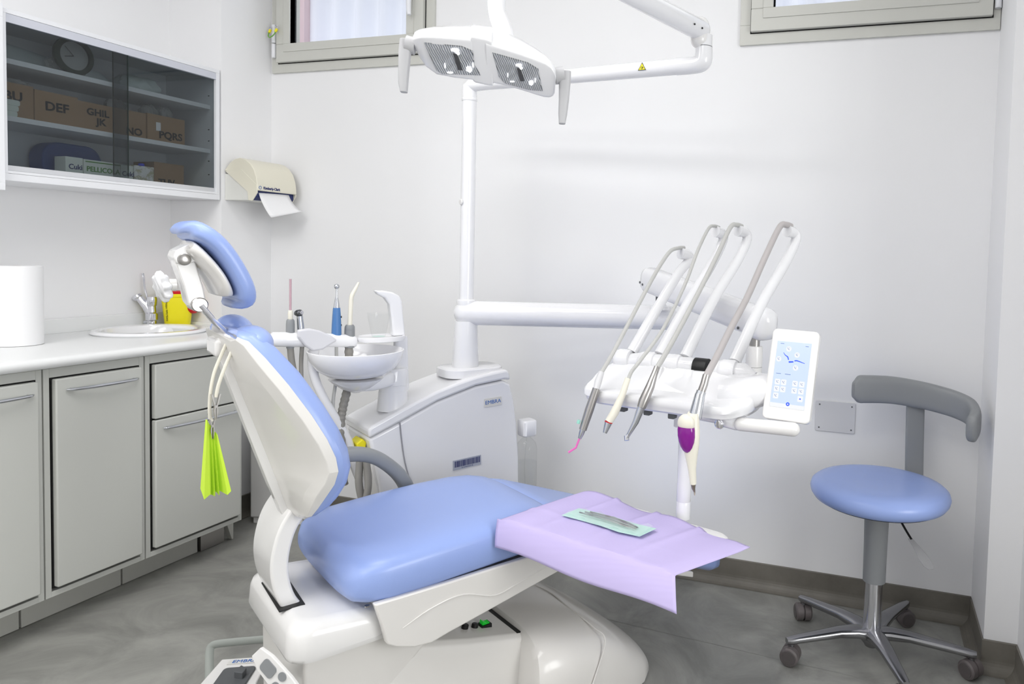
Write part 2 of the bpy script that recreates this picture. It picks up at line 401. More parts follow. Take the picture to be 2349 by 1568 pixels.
# worktop with rounded front edge
t = thing('worktop', 'white laminate worktop with rounded front edge along the left wall', 'worktop', (-2.82, 1.8, .878))
prof = [(XL+.002, .878)]+[(-2.505+.018*math.cos(a), .898+.018*math.sin(a)) for a in [(-PI/2)+PI*k/8 for k in range(9)]]+[(XL+.002, .916)]
SC = Vector((-2.872, 2.163, .9163)); SR = .200
SC_, SRH = SC, SR-.018
y0, y1 = .6, 2.31; xa, xb = XL+.002, -2.55; ya = 1.90; zb, zt = .878, .916
bm = bmesh.new()
fp = [(xb, zb)]+[p for p in prof[1:-1]]+[(xb, zt)]
prism(fp, y0, y1, 'xz', bm)
box(bm, (xa, y0, zb), (xb, ya, zt)); box(bm, (xa, y1, zb), (XC-.0005, 2.452, zt))
NS = 72; ring = {}
angs = sorted([2*PI*k/NS for k in range(NS)]+[math.atan2(y-SC_.y, x-SC_.x) % (2*PI) for x in (xa, xb) for y in (ya, y1)])
def onrect(a):
    dx, dy = math.cos(a), math.sin(a); ts = []
    if dx > 1e-9: ts.append((xb-SC_.x)/dx)
    if dx < -1e-9: ts.append((xa-SC_.x)/dx)
    if dy > 1e-9: ts.append((y1-SC_.y)/dy)
    if dy < -1e-9: ts.append((ya-SC_.y)/dy)
    k = min(ts); return (SC_.x+dx*k, SC_.y+dy*k)
cols = []
for a in angs:
    c_ = (SC_.x+SRH*math.cos(a), SC_.y+SRH*math.sin(a)); q_ = onrect(a)
    if SRH > math.hypot(q_[0]-SC_.x, q_[1]-SC_.y)-.002: c_ = (SC_.x+(q_[0]-SC_.x)*.985, SC_.y+(q_[1]-SC_.y)*.985)
    cols.append([bm.verts.new((*c_, zt)), bm.verts.new((*q_, zt)), bm.verts.new((*q_, zb)), bm.verts.new((*c_, zb))])
for i_ in range(len(cols)):
    a, b = cols[i_], cols[(i_+1) % len(cols)]
    for k in range(4): bm.faces.new((a[k], b[k], b[(k+1) % 4], a[(k+1) % 4]))
wt = obj('worktop_slab', bm, worktop_m, t, ang=25)
ub = B((XL+.001, y0, .915), (XL+.019, 2.452, .975)); box(ub, (XL+.019, 2.440, .915), (XC, 2.452, .93))
obj('upstand', ub, worktop_m, t, bevel=.003)
# sink
sb = lathe([(SR, .0), (SR+.003, .006), (SR-.004, .013), (SR-.02, .015), (SR-.034, .010), (SR-.042, -.01), (SR-.055, -.08), (SR-.09, -.13), (.03, -.145), (.0, -.146)], SC, n=64, caps=False)
t = thing('sink', 'round white ceramic sink set in the worktop near the corner', 'sink', SC)
obj('basin', sb, porcelain, t, solid=.003)
obj('drain', lathe([(.022,-.143),(.022,-.141),(.0,-.140)], SC, n=24), chrome, t)

# tap
TB = Vector((-3.056, 2.306, .917))
t = thing('tap', 'chrome mixer tap with long upright lever behind the round sink', 'tap', TB)
obj('tap_body', lathe([(.024,0),(.024,.008),(.019,.012),(.019,.026),(.024,.03),(.024,.058),(.018,.064),(.016,.09),(.019,.094),(.021,.12),(.019,.132),(.0,.134)], TB, n=28), chrome, t)
sp = bmesh.new(); tube([TB+Vector((0,0,.045)), TB+Vector((-.018,-.012,.09)), TB+Vector((-.045,-.02,.125))], [.017,.016,.016], 16, sp)
lathe([(.0,0),(.015,.002),(.021,.012),(.019,.022),(.0,.026)], TB+Vector((-.045,-.02,.118)), (-.3,-.2,.5), n=20, bm=sp)
obj('spout', sp, chrome, t)
obj('lever', tube([TB+Vector((.004,0,.06)), TB+Vector((-.014,-.006,.12)), TB+Vector((-.03,-.008,.17)), TB+Vector((-.034,-.01,.215)), TB+Vector((-.04,-.01,.235))], [.006,.0045,.004,.005,.0055], 10, smooth=5), chrome, t)
obj('temperature_knob', tube([TB+Vector((0,0,.02)), TB+Vector((-.03,-.01,.018))], [.006,.008], 12), satin, t)

# sharps container
SB = Vector((-2.998, 2.383, .917)); F = frame(SB, 42)
t = thing('sharps_container', 'yellow sharps bin with red lid standing behind the sink', 'sharps container', (0,0,0), M=F)
def pail(z, a, b): return sup((0,0,z), (1,0,0), (0,1,0), a, b, 3.2, 32)
obj('bin_body', loft([pail(0,.046,.036), pail(.004,.049,.038), pail(.13,.062,.044), pail(.133,.068,.048), pail(.146,.069,.049)]), yellow, t, F)
obj('lid', loft([pail(.146,.064,.044), pail(.152,.065,.045), pail(.158,.060,.041), pail(.158,.03,.02)]), red, t, F)
obj('side_cap', lathe([(.0,.024),(.026,.022),(.030,.015),(.030,.0),(.024,-.004)], (.052,-.010,.085), (1,-.75,.05), n=24), red, t, F)
for i, z in enumerate((.115, .10, .085, .06, .035)):
    text('printing', ['BIO', 'Halq', 'ter', 'RIFIUTI', 'SANI'][i], F @ facing((-.040+.0005*i,-.0425+.0016*i, z), (0,0,-1), (1,-.0,0)), .010, ink, t)

# paper roll
RC = Vector((-2.892, 1.693, .917))
t = thing('paper_roll', 'tall white roll of paper standing on the worktop', 'paper roll', RC)
obj('roll', lathe([(.0725,.0),(.0735,.001),(.0735,.279),(.0725,.28),(.022,.28),(.022,.0)], RC, n=64, caps=False), paper, t)
obj('core', lathe([(.0215,.01),(.0215,.279)], RC, n=32, caps=False), card, t)

# ------------------------------------------------------------------ wall cabinet with smoked glass doors
t = thing('wall_cabinet', 'white wall cabinet with smoked sliding glass doors and shelves', 'cabinet', (-2.97, 2.03, 1.49))
CY0, CY1, CZ0, CZ1, CX = 1.615, 2.447, 1.49, 2.068, -2.822
bm = bmesh.new(); w = .018
box(bm, (XL+.001, CY0, CZ0), (CX, CY1, CZ0+.024)); box(bm, (XL+.001, CY0, CZ1-.016), (CX, CY1, CZ1)); box(bm, (XL+.001, CY0, CZ0+.024), (CX, CY0+w, CZ1-.016)); box(bm, (XL+.001, CY1-w, CZ0+.024), (CX, CY1, CZ1-.016)); box(bm, (XL+.001, CY0+w, CZ0+.024), (XL+.008, CY1-w, CZ1-.016))
obj('carcass', bm, white_mel, t, smooth=False, bevel=.001)
for z in (1.697, 1.892):
    obj('shelf', B((XL+.009, CY0+w, z), (CX-.035, CY1-w, z+.018)), white_mel, t, smooth=False, bevel=.001)
obj('top_track', B((CX-.02, CY0+w, CZ1-.045), (CX-.0005, CY1-w, CZ1-.017)), mat('track_grey', (.80,.81,.85), .4), t, smooth=False)
obj('bottom_track', B((CX-.022, CY0+w, CZ0+.025), (CX-.001, CY1-w, CZ0+.034)), white_mel, t, smooth=False)
for (a, b, x) in ((CY0+w+.001, 2.045, CX-.008), (1.992, CY1-w-.001, CX-.015)):
    d = obj('sliding_door', B((x-.0025, a, CZ0+.045), (x+.0025, b, CZ1-.04)), dark_glass, t, smooth=False)
    obj('door_rail', B((x-.005, a, CZ0+.0345), (x+.005, b, CZ0+.052)), mat('alu_rail', (.84,.845,.86), .35, .3), t, smooth=False, bevel=.001).parent = d
    obj('glass_edge', B((x-.0026, b-.0015 if a < 1.9 else a, CZ0+.06), (x+.0026, b if a < 1.9 else a+.0015, CZ1-.04)), mat('glass_edge', (.10,.16,.15), .3), t, smooth=False).parent = d
for z in (1.60, 1.66, 1.75, 1.80, 1.95): obj('shelf_pin_hole', B((-2.87, CY1-w-.0008, z), (-2.862, CY1-w+.001, z+.004)), black, t, smooth=False)
# neighbour cabinet at the very left edge
t2 = thing('wall_cabinet', 'white wall cabinet with glass door at the left edge, cropped by the photo', 'cabinet', (-2.97, 1.2, 1.44))
bm = bmesh.new(); box(bm, (XL+.001, .8, 1.455), (-2.80, 1.612, 1.48)); box(bm, (XL+.001, .8, 2.03), (-2.80, 1.612, 2.075)); box(bm, (XL+.001, 1.59, 1.48), (-2.80, 1.612, 2.03)); box(bm, (XL+.001, .8, 1.48), (-2.80, .82, 2.03))
obj('carcass', bm, white_mel, t2, smooth=False, bevel=.001)
obj('glass_door', B((-2.815, .82, 1.482), (-2.81, 1.588, 2.028)), dark_glass, t2, smooth=False)

# contents
def cbox(y0, y1, z, h, x0, x1, label, txt=None, tz=.5, ty=None, size=.045, lean=0):
    t = thing('cardboard_box', label, 'box', ((x0+x1)/2, (y0+y1)/2, z), 'cardboard boxes on the middle shelf')
    bm = bmesh.new(); s = .003
    box(bm, (x0, y0, z), (x1, y1, z+s)); box(bm, (x1-s, y0, z+s), (x1, y1, z+h)); box(bm, (x0, y0, z+s), (x0+s, y1, z+h)); box(bm, (x0+s, y0, z+s), (x1-s, y0+s, z+h)); box(bm, (x0+s, y1-s, z+s), (x1-s, y1, z+h))
    obj('box_body', bm, card, t, smooth=False)
    if txt:
        for i, s_ in enumerate(txt.split('\n')):
            text('lettering', s_, facing((x1+.0012, (ty or (y0+y1)/2)+(.012*i), z+h*tz-.034*i), (0,1,.02), (0,0,1)), size, ink, t, sx=1.05, bold=.0012)
    return t
ZS, ZM, ZB = 1.9101, 1.7151, 1.5142
cbox(1.64, 1.768, ZM, .125, -3.08, -2.915, 'open cardboard box marked BU on the middle shelf', 'BU', .62)
cbox(1.770, 1.915, ZM, .118, -3.08, -2.912, 'open cardboard box marked DEF on the middle shelf', 'DEF', .55)
cbox(1.917, 2.060, ZM, .11, -3.08, -2.915, 'open cardboard box marked GHIL on the middle shelf', 'GHIL\nJK', .68, size=.036)
cbox(2.064, 2.185, ZM, .112, -3.08, -2.922, 'open cardboard box marked NO on the middle shelf', 'NO', .25, 2.135, .04)
cbox(2.188, 2.355, ZM, .116, -3.08, -2.918, 'open cardboard box marked PQRS on the middle shelf', 'PQRS', .3, 2.29, .042)
cbox(2.225, 2.36, ZB, .12, -3.05, -2.93, 'cardboard box marked TUV on the bottom of the cabinet', 'TUV', .3, 2.28, .036)
o = obj('barcode_label', B((-2.9175, 2.225, 1.765), (-2.917, 2.245, 1.80)), paper, smooth=False); tag(o, 'small white barcode label on the PQRS box', 'label')
# blue rounded case behind the film boxes
o = obj('blue_case', prism(rrect(1.86, 1.52, 2.075, 1.668, .06, 8), -3.10, -3.02, 'yz'), mat('blue_case', (.20,.33,.62), .5), bevel=.006); tag(o, 'blue rounded case standing behind the cling film boxes', 'case')
def film(y0, y1, h, label, body, head, cap, x1=-2.905):
    t = thing('film_box', label, 'box', (x1-.03, (y0+y1)/2, ZB), 'boxes on the cabinet bottom')
    obj('box_body', B((x1-.06, y0, ZB), (x1, y1, ZB+h)), body, t, smooth=False, bevel=.001)
    if head: text('lettering', head, facing((x1+.0006, (y0+y1)/2+.004, ZB+h*.60), (0,1,0), (0,0,1)), .027, greenink if len(head) > 4 else navyink, t, bold=.0005, sx=.95)
    if cap: text('lettering', cap, facing((x1+.0006, (y0+y1)/2, ZB+h*.28), (0,1,0), (0,0,1)), .0095, mat('grey_print', (.4,.45,.4), .6), t)
    return t
filmw = mat('film_box_white', (.93,.95,.92), .45)
film(1.865, 1.926, .092, 'end of a white film box left of the green lettered box', filmw, 'Cuki', 'PELLICOLA')
tt = film(1.929, 2.066, .090, 'long white film box with large green lettering', filmw, 'PELLICOLA', 'TAGLIA FACILE SUPER FILM')
obj('green_band', B((-2.9049, 1.935, ZB+.080), (-2.9043, 2.066, ZB+.084)), greenink, tt, smooth=False)
film(2.068, 2.118, .086, 'end of a white film box right of the green lettered box', filmw, 'Cuki', None)
tb = film(2.122, 2.205, .092, 'white printed box under a blue cap by the brown box', noisy(mat('speckled_box', (.9,.9,.9), .5), (.75,.72,.62), (.96,.96,.95), 40, 3, .4, .5), None, None)
obj('cap', lathe([(.01,0),(.012,.004),(.01,.012),(0,.013)], (-2.93, 2.17, ZB+.0922), n=16), mat('bright_blue', (.1,.2,.85), .4), tb)
# white bags and rolls
bagm = mat('bag_plastic', (.88,.92,.92), .3, alpha=.8); clearbag = mat('clear_bag', (.93,.94,.93), .2, alpha=.35)
def bag(c, size, label, m, seed, F=None, k=.25, name='plastic_bag', cat='bag'):
    rnd = random.Random(seed); bm = bmesh.new(); bmesh.ops.create_icosphere(bm, subdivisions=4, radius=1)
    ph = [rnd.uniform(0, 6) for _ in range(6)]
    for v in bm.verts:
        x, y, z = v.co; d = 1+k*.35*(math.sin(5*x+ph[0])*math.sin(6*y+ph[1])+.6*math.sin(11*y+ph[2]+4*z)+.4*math.sin(17*x+ph[3]+9*y))
        zz = z*d; zz = max(zz, -.72)
        v.co = Vector((x*d*size[0], y*d*size[1], (zz+.72)*size[2]/1.72))
    bmesh.ops.translate(bm, vec=Vector(c), verts=bm.verts)
    o = obj(name, bm, m); tag(o, label, cat); return o
bag((-2.948, 1.90, ZS), (.038,.065,.080), 'clear crinkled bag in front of the white pack on the top shelf', clearbag, 1)
bag((-2.98, 2.19, ZS), (.06,.10,.075), 'white wrapped bundle in clear film on the right of the top shelf', bagm, 2)
o = obj('paper_pack', loft([sup((-3.055, y, ZS+.0365+dz+(h-.036)), (1,0,0), (0,0,1), .060, h, 3, 24) for y, h, dz in ((1.640,.036,.0),(1.66,.044,.008),(1.8,.040,.004),(1.9,.036,0),(2.06,.034,-.002),(2.09,.028,-.008))]), mat('pack_white', (.80,.84,.85), .5)); tag(o, 'long white wrapped pack lying on the top shelf', 'pack')
for i, (y, z, s) in enumerate(((1.735,ZM+.125,(.05,.055,.03)), (2.10,ZM+.112,(.03,.04,.05)), (2.24,ZM+.117,(.035,.035,.05)), (2.31,ZM+.117,(.03,.03,.055)))):
    bag((-2.98, y, z-.004), s, ['clear bag on the BU box', 'clear bag on the NO box', 'clear bag standing on the left of the PQRS box', 'clear bag standing on the right of the PQRS box'][i]+', middle shelf', clearbag, 10+i)
for i in range(3):
    o = obj('gauze_pack', prism(rrect(1.636, 0, 1.69+.004*i, .019, .006), -2.905, -2.868, 'yz'), mat('gauze', (.86,.89,.86), .8)); o.location.z += ZM+.0195*i
    tag(o, ['folded white gauze pack, bottom of the stack of three', 'folded white gauze pack, middle of the stack of three', 'folded white gauze pack, top of the stack of three'][i], 'gauze', 'gauze packs on the middle shelf')
# solid clock inside the cabinet, standing in for a reflection in its glass
t = thing('clock', 'round wall clock with dark green rim, a solid stand-in for a reflection in the glass', 'clock', (-2.893, 1.885, ZS))
CC = Vector((-2.893, 1.885, ZS+.070))
obj('clock_rim', lathe([(.052,0),(.069,0),(.069,.012),(.052,.016)], CC, (1,0,0), n=40, caps=False), mat('green_rim', (.06,.16,.10), .4), t)
obj('clock_face', lathe([(.053,.002),(.053,.004)], CC, (1,0,0), n=40), mat('clock_face', (.62,.63,.63), .5), t)
hb = bmesh.new(); tube([CC+Vector((.007,0,0)), CC+Vector((.007,-.03,.03))], .0012, 6, hb); tube([CC+Vector((.007,0,0)), CC+Vector((.007,-.03,-.008))], .0015, 6, hb)
obj('clock_hands', hb, black, t)

# ------------------------------------------------------------------ towel dispenser on the wall pillar
DX, DY0, DY1 = XC+.001, 2.467, 2.690
t = thing('towel_dispenser', 'cream paper towel dispenser with rounded hood on the wall pillar', 'paper towel dispenser', (DX, 2.58, 1.49))
cov = [(DX, 1.625), (DX+.03, 1.658), (DX+.06, 1.676), (DX+.09, 1.681), (DX+.12, 1.674), (DX+.15, 1.655), (DX+.172, 1.628), (DX+.186, 1.592), (DX+.191, 1.560), (DX+.192, 1.537), (DX+.186, 1.534), (DX+.183, 1.56), (DX+.12, 1.60)]
cp_ = [(a, b) for a, b in cov]
obj('hood', prism(cp_, DY0, DY1, 'xz'), ivory, t, bevel=.003, ang=30)
obj('hood_side', prism([(DX+.006, 1.622), (DX+.135, 1.53), (DX+.14, 1.492), (DX+.162, 1.489), (DX+.19, 1.525), (DX+.188, 1.56), (DX+.1, 1.63)], DY0-.001, DY0+.004, 'xz'), ivory, t, smooth=False, bevel=.001)
obj('hood_side', prism([(DX+.006, 1.622), (DX+.135, 1.53), (DX+.14, 1.492), (DX+.162, 1.489), (DX+.19, 1.525), (DX+.188, 1.56), (DX+.1, 1.63)], DY1-.004, DY1, 'xz'), ivory, t, smooth=False, bevel=.001)
obj('back_body', B((DX, DY0+.003, 1.492), (DX+.155, DY1-.003, 1.61)), mat('body_light', (.87,.87,.85), .4), t, smooth=False, bevel=.002)
obj('roll_chute', prism([(DX+.12, 1.50), (DX+.165, 1.492), (DX+.178, 1.51), (DX+.176, 1.55), (DX+.12, 1.57)], DY0+.005, DY1-.004, 'xz'), navy, t, bevel=.002)
text('lettering', 'Kimberly-Clark', facing((DX+.1925, 2.545, 1.5485), (0,1,0), (0,0,1)), .0165, navyink, t, sx=.9, bold=.0004)
obj('logo_ring', lathe([(.0055,0),(.0075,0),(.0075,.0008),(.0055,.0008)], (DX+.1915, 2.482, 1.549), (1,0,0), n=24, caps=False), blueink, t)
bm = bmesh.new(); rows = []
for i in range(11):
    k = i/10; x = DX+.172+.012*math.sin(k*2.4)+.045*k*k; z = 1.545-.140*k+.012*k*k
    rows.append([bm.verts.new((x+.012*k*(j/8), 2.487+.170*j/8+.022*k*k+.004*k*(j/8), z+.040*k*k*(j/8))) for j in range(9)])
for a, b in zip(rows, rows[1:]):
    for j in range(8): bm.faces.new((a[j], a[j+1], b[j+1], b[j]))
obj('towel_sheet', bm, paper, t, solid=.0006)

# earth bonding wire on the window
t = thing('earth_wire', 'short green and yellow earth wire joining the left window frame and sash', 'wire', (-2.765, 2.69, 2.30))
yy = YB-.04
wp = [(-2.786, yy, 2.318), (-2.79, yy-.008, 2.29), (-2.775, yy-.014, 2.277), (-2.752, yy-.012, 2.29), (-2.742, yy-.004, 2.318)]
obj('wire', tube(wp, .0028, 8, smooth=6), mat('wire_green', (.45,.66,.30), .4), t)
for a, b in ((wp[0], wp[1]), (wp[4], wp[3])):
    obj('ferrule', tube([Vector(a), Vector(a).lerp(Vector(b), .55)], .006, 10), yellow, t)
for a in (wp[0], wp[4]):
    obj('ring_terminal', lathe([(.003,0),(.007,0),(.007,.002),(.003,.002)], Vector(a)+Vector((.002,0,.009)), (0,-1,0), n=16, caps=False), chrome, t)

# blank wall plate
t = thing('wall_plate', 'white blank cover plate with screws low on the back wall', 'wall plate', (-.113, YB, .65))
obj('plate', prism(rrect(-.187, .648, -.041, .765, .006), YB-.005, YB, 'xz'), mat('plate_white', (.86,.86,.87), .45), t, bevel=.0015)
for x, z in ((-.172,.662),(-.054,.662),(-.054,.75),(-.172,.75)): obj('screw', lathe([(.003,0),(.003,.001)], (x, YB-.0052, z), (0,-1,0), n=12), dgrey_pl, t)

# ------------------------------------------------------------------ floor box in the corner
t = thing('floor_box', 'tall white service box on the floor behind the chair back', 'service box', (-2.58, 2.6, 0))
Fb = frame((-2.705, 2.50, 0), 73)
obj('box_body', B((0, .0, .03), (.25, .15, .52)), white_abs, t, Fb, bevel=.008); obj('box_foot', B((.01, .01, 0), (.24, .14, .03)), white_abs, t, Fb, bevel=.003)

# ------------------------------------------------------------------ dental chair  (local frame: x towards the foot end, y away from the viewer's side, z up)
CO = (-1.27942, 1.42644, 0); CF = frame(CO, 30)
def c3(s, v, z): return Vector((s, -v, z))
t = thing('dental_chair', 'blue and white dental chair with its back raised', 'dental chair', (.25, 0, 0), M=CF)
# base housing on the floor
bm = bmesh.new(); secs = []
for s, w, h in ((-.10,.15,.30),(-.06,.165,.31),(.05,.17,.31),(.17,.175,.300),(.30,.18,.262),(.47,.185,.222),(.50,.185,.216)):
    secs.append([c3(s, v, z) for v, z in ((-w,0),(w,0),(w,h-.03),(w-.006,h-.010),(w-.02,h),(-w+.02,h),(-w+.006,h-.010),(-w,h-.03))])
loft(secs, True, bm); obj('base_housing', bm, warm_white, t, CF, ang=40, bevel=.004)
# rounded front cover
bm = bmesh.new(); secs = []
for s, w, h, e in ((.462,.285,.228,4.5),(.468,.300,.238,5),(.50,.312,.240,5.5),(.58,.320,.228,5.5),(.66,.322,.210,5.2),(.70,.322,.196,4.8),(.76,.315,.160,3.6),(.82,.298,.118,3.0),(.87,.262,.078,2.6),(.905,.20,.045,2.4),(.925,.11,.02,2.2)):
    a = []
    for j in range(33):
        th = PI*j/32; a.append(c3(s-.03*abs(math.cos(th))**2*(1 if s < .6 else 0), w*sgn(math.cos(th), 2/e), .002+(h-.002)*abs(math.sin(th))**(2/e)))
    secs.append(a)
loft(secs, True, bm, True); obj('front_cover', bm, warm_white, t, CF, ang=50)
obj('cover_slot', B((.448, -.165, .215), (.461, .18, .2272)), black, t, CF, smooth=False)
# crease ridge on the cover
obj('cover_ridge', tube([c3(.585,-.20,.226), c3(.675,-.05,.2075), c3(.665,.12,.208), c3(.655,.25,.208), c3(.655,.305,.19), c3(.60,.325,.10), c3(.56,.325,.0)], .0025, 8, smooth=6), warm_white, t, CF)
# power switch and fuse caps
def onbase(s, v): return c3(s, v, .300-(s-.17)*.262)
for s, v in ((.352, .100), (.322, .100)): obj('fuse_cap', lathe([(.0095,-.012),(.0095,.007),(.008,.009),(0,.009)], onbase(s, v)+Vector((0,0,-.001)), (.25,0,1), n=20), black, t, CF)
p = onbase(.384, .098)
sw = obj('switch_bezel', box(bmesh.new(), (p.x-.016, p.y-.014, p.z-.010), (p.x+.016, p.y+.014, p.z+.006)), black, t, CF, smooth=False, bevel=.0015)
obj('rocker', prism([(p.x-.011, p.z+.006), (p.x-.010, p.z+.017), (p.x+.002, p.z+.008), (p.x+.011, p.z+.009), (p.x+.011, p.z+.004)], p.y-.009, p.y+.009, 'xz'), mat('green_rocker', (.05,.55,.12), .3, emit=(.1,.9,.25), estr=.35), t, CF, smooth=False, bevel=.001)
# scissor body between the cap and the base
obj('lift_body', loft([[c3(s0, v, z) for s0, v in ((-.115,-w),(-.115,w),(s1,w),(s1,-w))] for z, s1, w in ((.10,.0,.165),(.20,.07,.17),(.30,.175,.175),(.384,.225,.178))]), warm_white, t, CF, ang=30, bevel=.008)
# upper cap
bm = bmesh.new()
secs = []
for z, ins in ((.365,.012),(.368,.004),(.38,.0),(.425,.003),(.440,.008),(.450,.020),(.4535,.034)):
    pr = []
    for x, y in rrect(-.150+ins, -.205+ins, .40, .205-ins, .05, 8): pr.append(Vector((x, y, z-.055*max(0, (x-.12))/.28 if z > .40 else z)))
    secs.append(pr)
loft(secs, True, bm); obj('seat_carrier', bm, white_abs, t, CF, ang=50)
obj('carrier_screw', lathe([(.006,0),(.006,.003),(.003,.003)], c3(.02,.19,.452), (0,0,1), n=16), steel, t, CF)
# opening for the backrest link
obj('link_slot', prism([(-.144,-.092),(-.088,-.092),(-.080,.088),(-.138,.088)], .4515, .4552, 'xy'), black, t, CF, smooth=False, bevel=.001)
# curved backrest link
out = [(-.072,.37),(-.108,.405),(-.136,.455),(-.152,.50),(-.158,.55),(-.152,.60),(-.135,.65),(-.10,.70)]
inn = [(-.058,.40),(-.074,.43),(-.100,.465),(-.114,.505),(-.119,.55),(-.112,.60),(-.094,.645),(-.055,.69)]
bm = bmesh.new(); secs = []
O2 = crom([(a,0,b) for a,b in out], 5); N2 = crom([(a,0,b) for a,b in inn], 5)
for a, b in zip(O2, N2): secs.append([c3(a.x, -.085, a.z), c3(a.x, .075, a.z), c3(b.x, .075, b.z), c3(b.x, -.085, b.z)])
loft(secs, True, bm); obj('back_link', bm, white_abs, t, CF, ang=40, bevel=.008)
# side keypad on the rear of the lift body
Kf = facing(CF @ c3(-.172, .150, .362), CF.to_3x3() @ Vector((.42,-.72,-.62)), CF.to_3x3() @ Vector((.35,-.35,.9)))
kp = bmesh.new(); prism([(-.052,-.018),(-.048,.012),(-.015,.020),(.05,.022),(.12,.016),(.13,-.03),(.11,-.036),(.04,-.034),(-.02,-.030)], -.003, .006, 'xy', kp)
kq = obj('keypad', kp, white_abs, t, Kf, smooth=False, bevel=.002)
for x0, y0, x1, y1 in ((-.022,-.020,.016,.010),): obj('keypad_button', prism(rrect(x0,y0,x1,y1,.008), .006, .0085, 'xy'), grey_pl, t, Kf, smooth=False)
for x, y in ((.034,.008), (.036,-.020), (.072,.004), (.072,-.022)): obj('keypad_button', lathe([(.010,.006),(.010,.0085)], (x, y, 0), n=24), grey_pl, t, Kf)
# seat cushion
def seatsec(s, zt, zb, w, e=4.2): return sup(c3(s, 0, (zt+zb)/2), (0,1,0), (0,0,1), w, (zt-zb)/2, e, 40)
st = [(-.028,.520,.500,.14,3),(-.026,.540,.475,.185,3.4),(-.012,.560,.462,.212,3.8),(.015,.5735,.455,.228,4),(.06,.580,.453,.237,4.2),(.18,.588,.455,.241,4.2),(.32,.594,.459,.240,4.2),(.42,.594,.462,.238,4.2),(.48,.588,.462,.236,4.2),(.525,.577,.458,.235,4.0),(.545,.567,.456,.232,3.8),(.552,.555,.46,.226,3.4)]
obj('seat_cushion', loft([seatsec(*q) for q in st]), blue_v, t, CF, ang=80)
lg = [(.535,.545,.455,.20,3),(.542,.560,.452,.225,3.4),(.56,.563,.448,.235,3.8),(.60,.552,.435,.238,4),(.75,.495,.375,.238,4),(.95,.418,.30,.236,4),(1.12,.345,.225,.234,4),(1.20,.310,.190,.230,3.8),(1.24,.288,.182,.218,3.4),(1.257,.265,.195,.18,3)]
obj('leg_cushion', loft([seatsec(*q) for q in lg]), blue_v, t, CF, ang=80)
# white side trim under the cushion
for sg in (1, -1):
    tr = [(.018,.476),(.036,.42),(.048,.372),(.070,.357),(.115,.340),(.16,.335),(.205,.345),(.30,.362),(.53,.405),(.60,.407),(.80,.335),(.80,.352),(.62,.436),(.54,.466),(.43,.474),(.2,.474)]
    v0, v1 = (.222*sg, .240*sg)
    bm = bmesh.new(); prism([(a, b) for a, b in tr], -v0, -v1, 'xz', bm); obj('side_trim', bm, warm_white, t, CF, ang=20, bevel=.004)
obj('seat_pan', loft([[c3(s, v, z) for v, z in ((-.225,a),(.225,a),(.225,b),(-.225,b))] for s, a, b in ((.04,.44,.456),(.20,.43,.458),(.5,.42,.462),(.62,.40,.43),(1.1,.215,.235))]), warm_white, t, CF, smooth=False, bevel=.004)
# swage line on the near trim
obj('trim_line', tube([c3(.085,.2402,.398), c3(.16,.2412,.425), c3(.24,.2415,.432), c3(.33,.2412,.402), c3(.40,.2405,.412), c3(.52,.2400,.436)], [.0006,.0018,.0022,.0022,.0018,.0006], 8, smooth=6), warm_white, t, CF)

# backrest: cushion and shell follow one curve
bk = [  # s, z of the joint line at the edge, half width
 (-.238,1.100,.135),(-.222,1.092,.158),(-.195,1.057,.180),(-.157,1.000,.208),(-.118,.934,.234),(-.090,.880,.247),(-.073,.838,.251),(-.067,.806,.250),(-.071,.775,.238),(-.082,.742,.215),(-.090,.712,.190),(-.094,.686,.160),(-.088,.668,.115)]
def bnorm(i):
    a = bk[max(i-1,0)]; b = bk[min(i+1,len(bk)-1)]; d = Vector((b[0]-a[0], 0, b[1]-a[1])).normalized()   # heading down
    return d, Vector((-d.z, 0, d.x))                                                                  # towards the patient
secs_c, secs_s = [], []
n = len(bk)
for i, (s, z, w) in enumerate(bk):
    d, nn = bnorm(i); k = i/(n-1); endf = min(1, .35+3.2*min(k, 1-k))
    th = .050*endf
    bow = .055*math.sin(PI*min(1, k*1.1))          # the middle of the cushion sits deeper than its wings
    sec = []
    for j in range(21):
        a = -1+2*j/20; f = (1-abs(a)**6)**.5 if abs(a) < 1 else 0
        sec.append(c3(s, w*a, z)+nn*(th*(.25+.75*f) - .020*endf*(1-a*a)))
    for j in range(21):
        a = 1-2*j/20; sec.append(c3(s, w*a*(1.0-.015), z)-nn*(.004+ .02*(1-a*a)))
    secs_c.append(sec)
bm = loft(secs_c, True)
obj('backrest_cushion', bm, blue_v, t, CF, ang=60)
# shell: edge strip, flat facets, raised straight spine
def spine_s(z): return -.107-(z-.646)*.3317
bm = bmesh.new(); secs = []
for i, (s, z, w) in enumerate(bk):
    d, nn = bnorm(i); k = i/(n-1); e = min(1, .45+3*min(k, 1-k)); dep = s-spine_s(z)
    wi = w-.032; b = min(.036*e, dep*.7); c1 = min(.045, w*.3); c2 = -min(.125, w*.72)
    P_ = [c3(s, w, z), c3(s, w*.99, z)-nn*b*.55, c3(s, wi, z)-nn*b, c3(spine_s(z), c1, z), c3(spine_s(z)+.003, c2, z), c3(s, -wi, z)-nn*b*1.2, c3(s, -w*.99, z)-nn*b*.55, c3(s, -w, z)]
    secs.append(P_+[c3(s, -w*.9, z)+nn*.004, c3(s, w*.9, z)+nn*.004])
loft(secs, True, bm); obj('backrest_shell', bm, warm_white, t, CF, ang=14, bevel=.0015)
secs = []
for z, hw, q in ((1.088,.010,-.004),(1.070,.016,.006),(1.05,.017,.010),(.9,.019,.012),(.75,.022,.012),(.665,.024,.010),(.650,.022,.004)):
    secs.append([c3(spine_s(z)-(q+b_), .030+a*hw, z) for a, b_ in ((1,-.016),(.72,.004),(-.72,.004),(-1,-.016))])
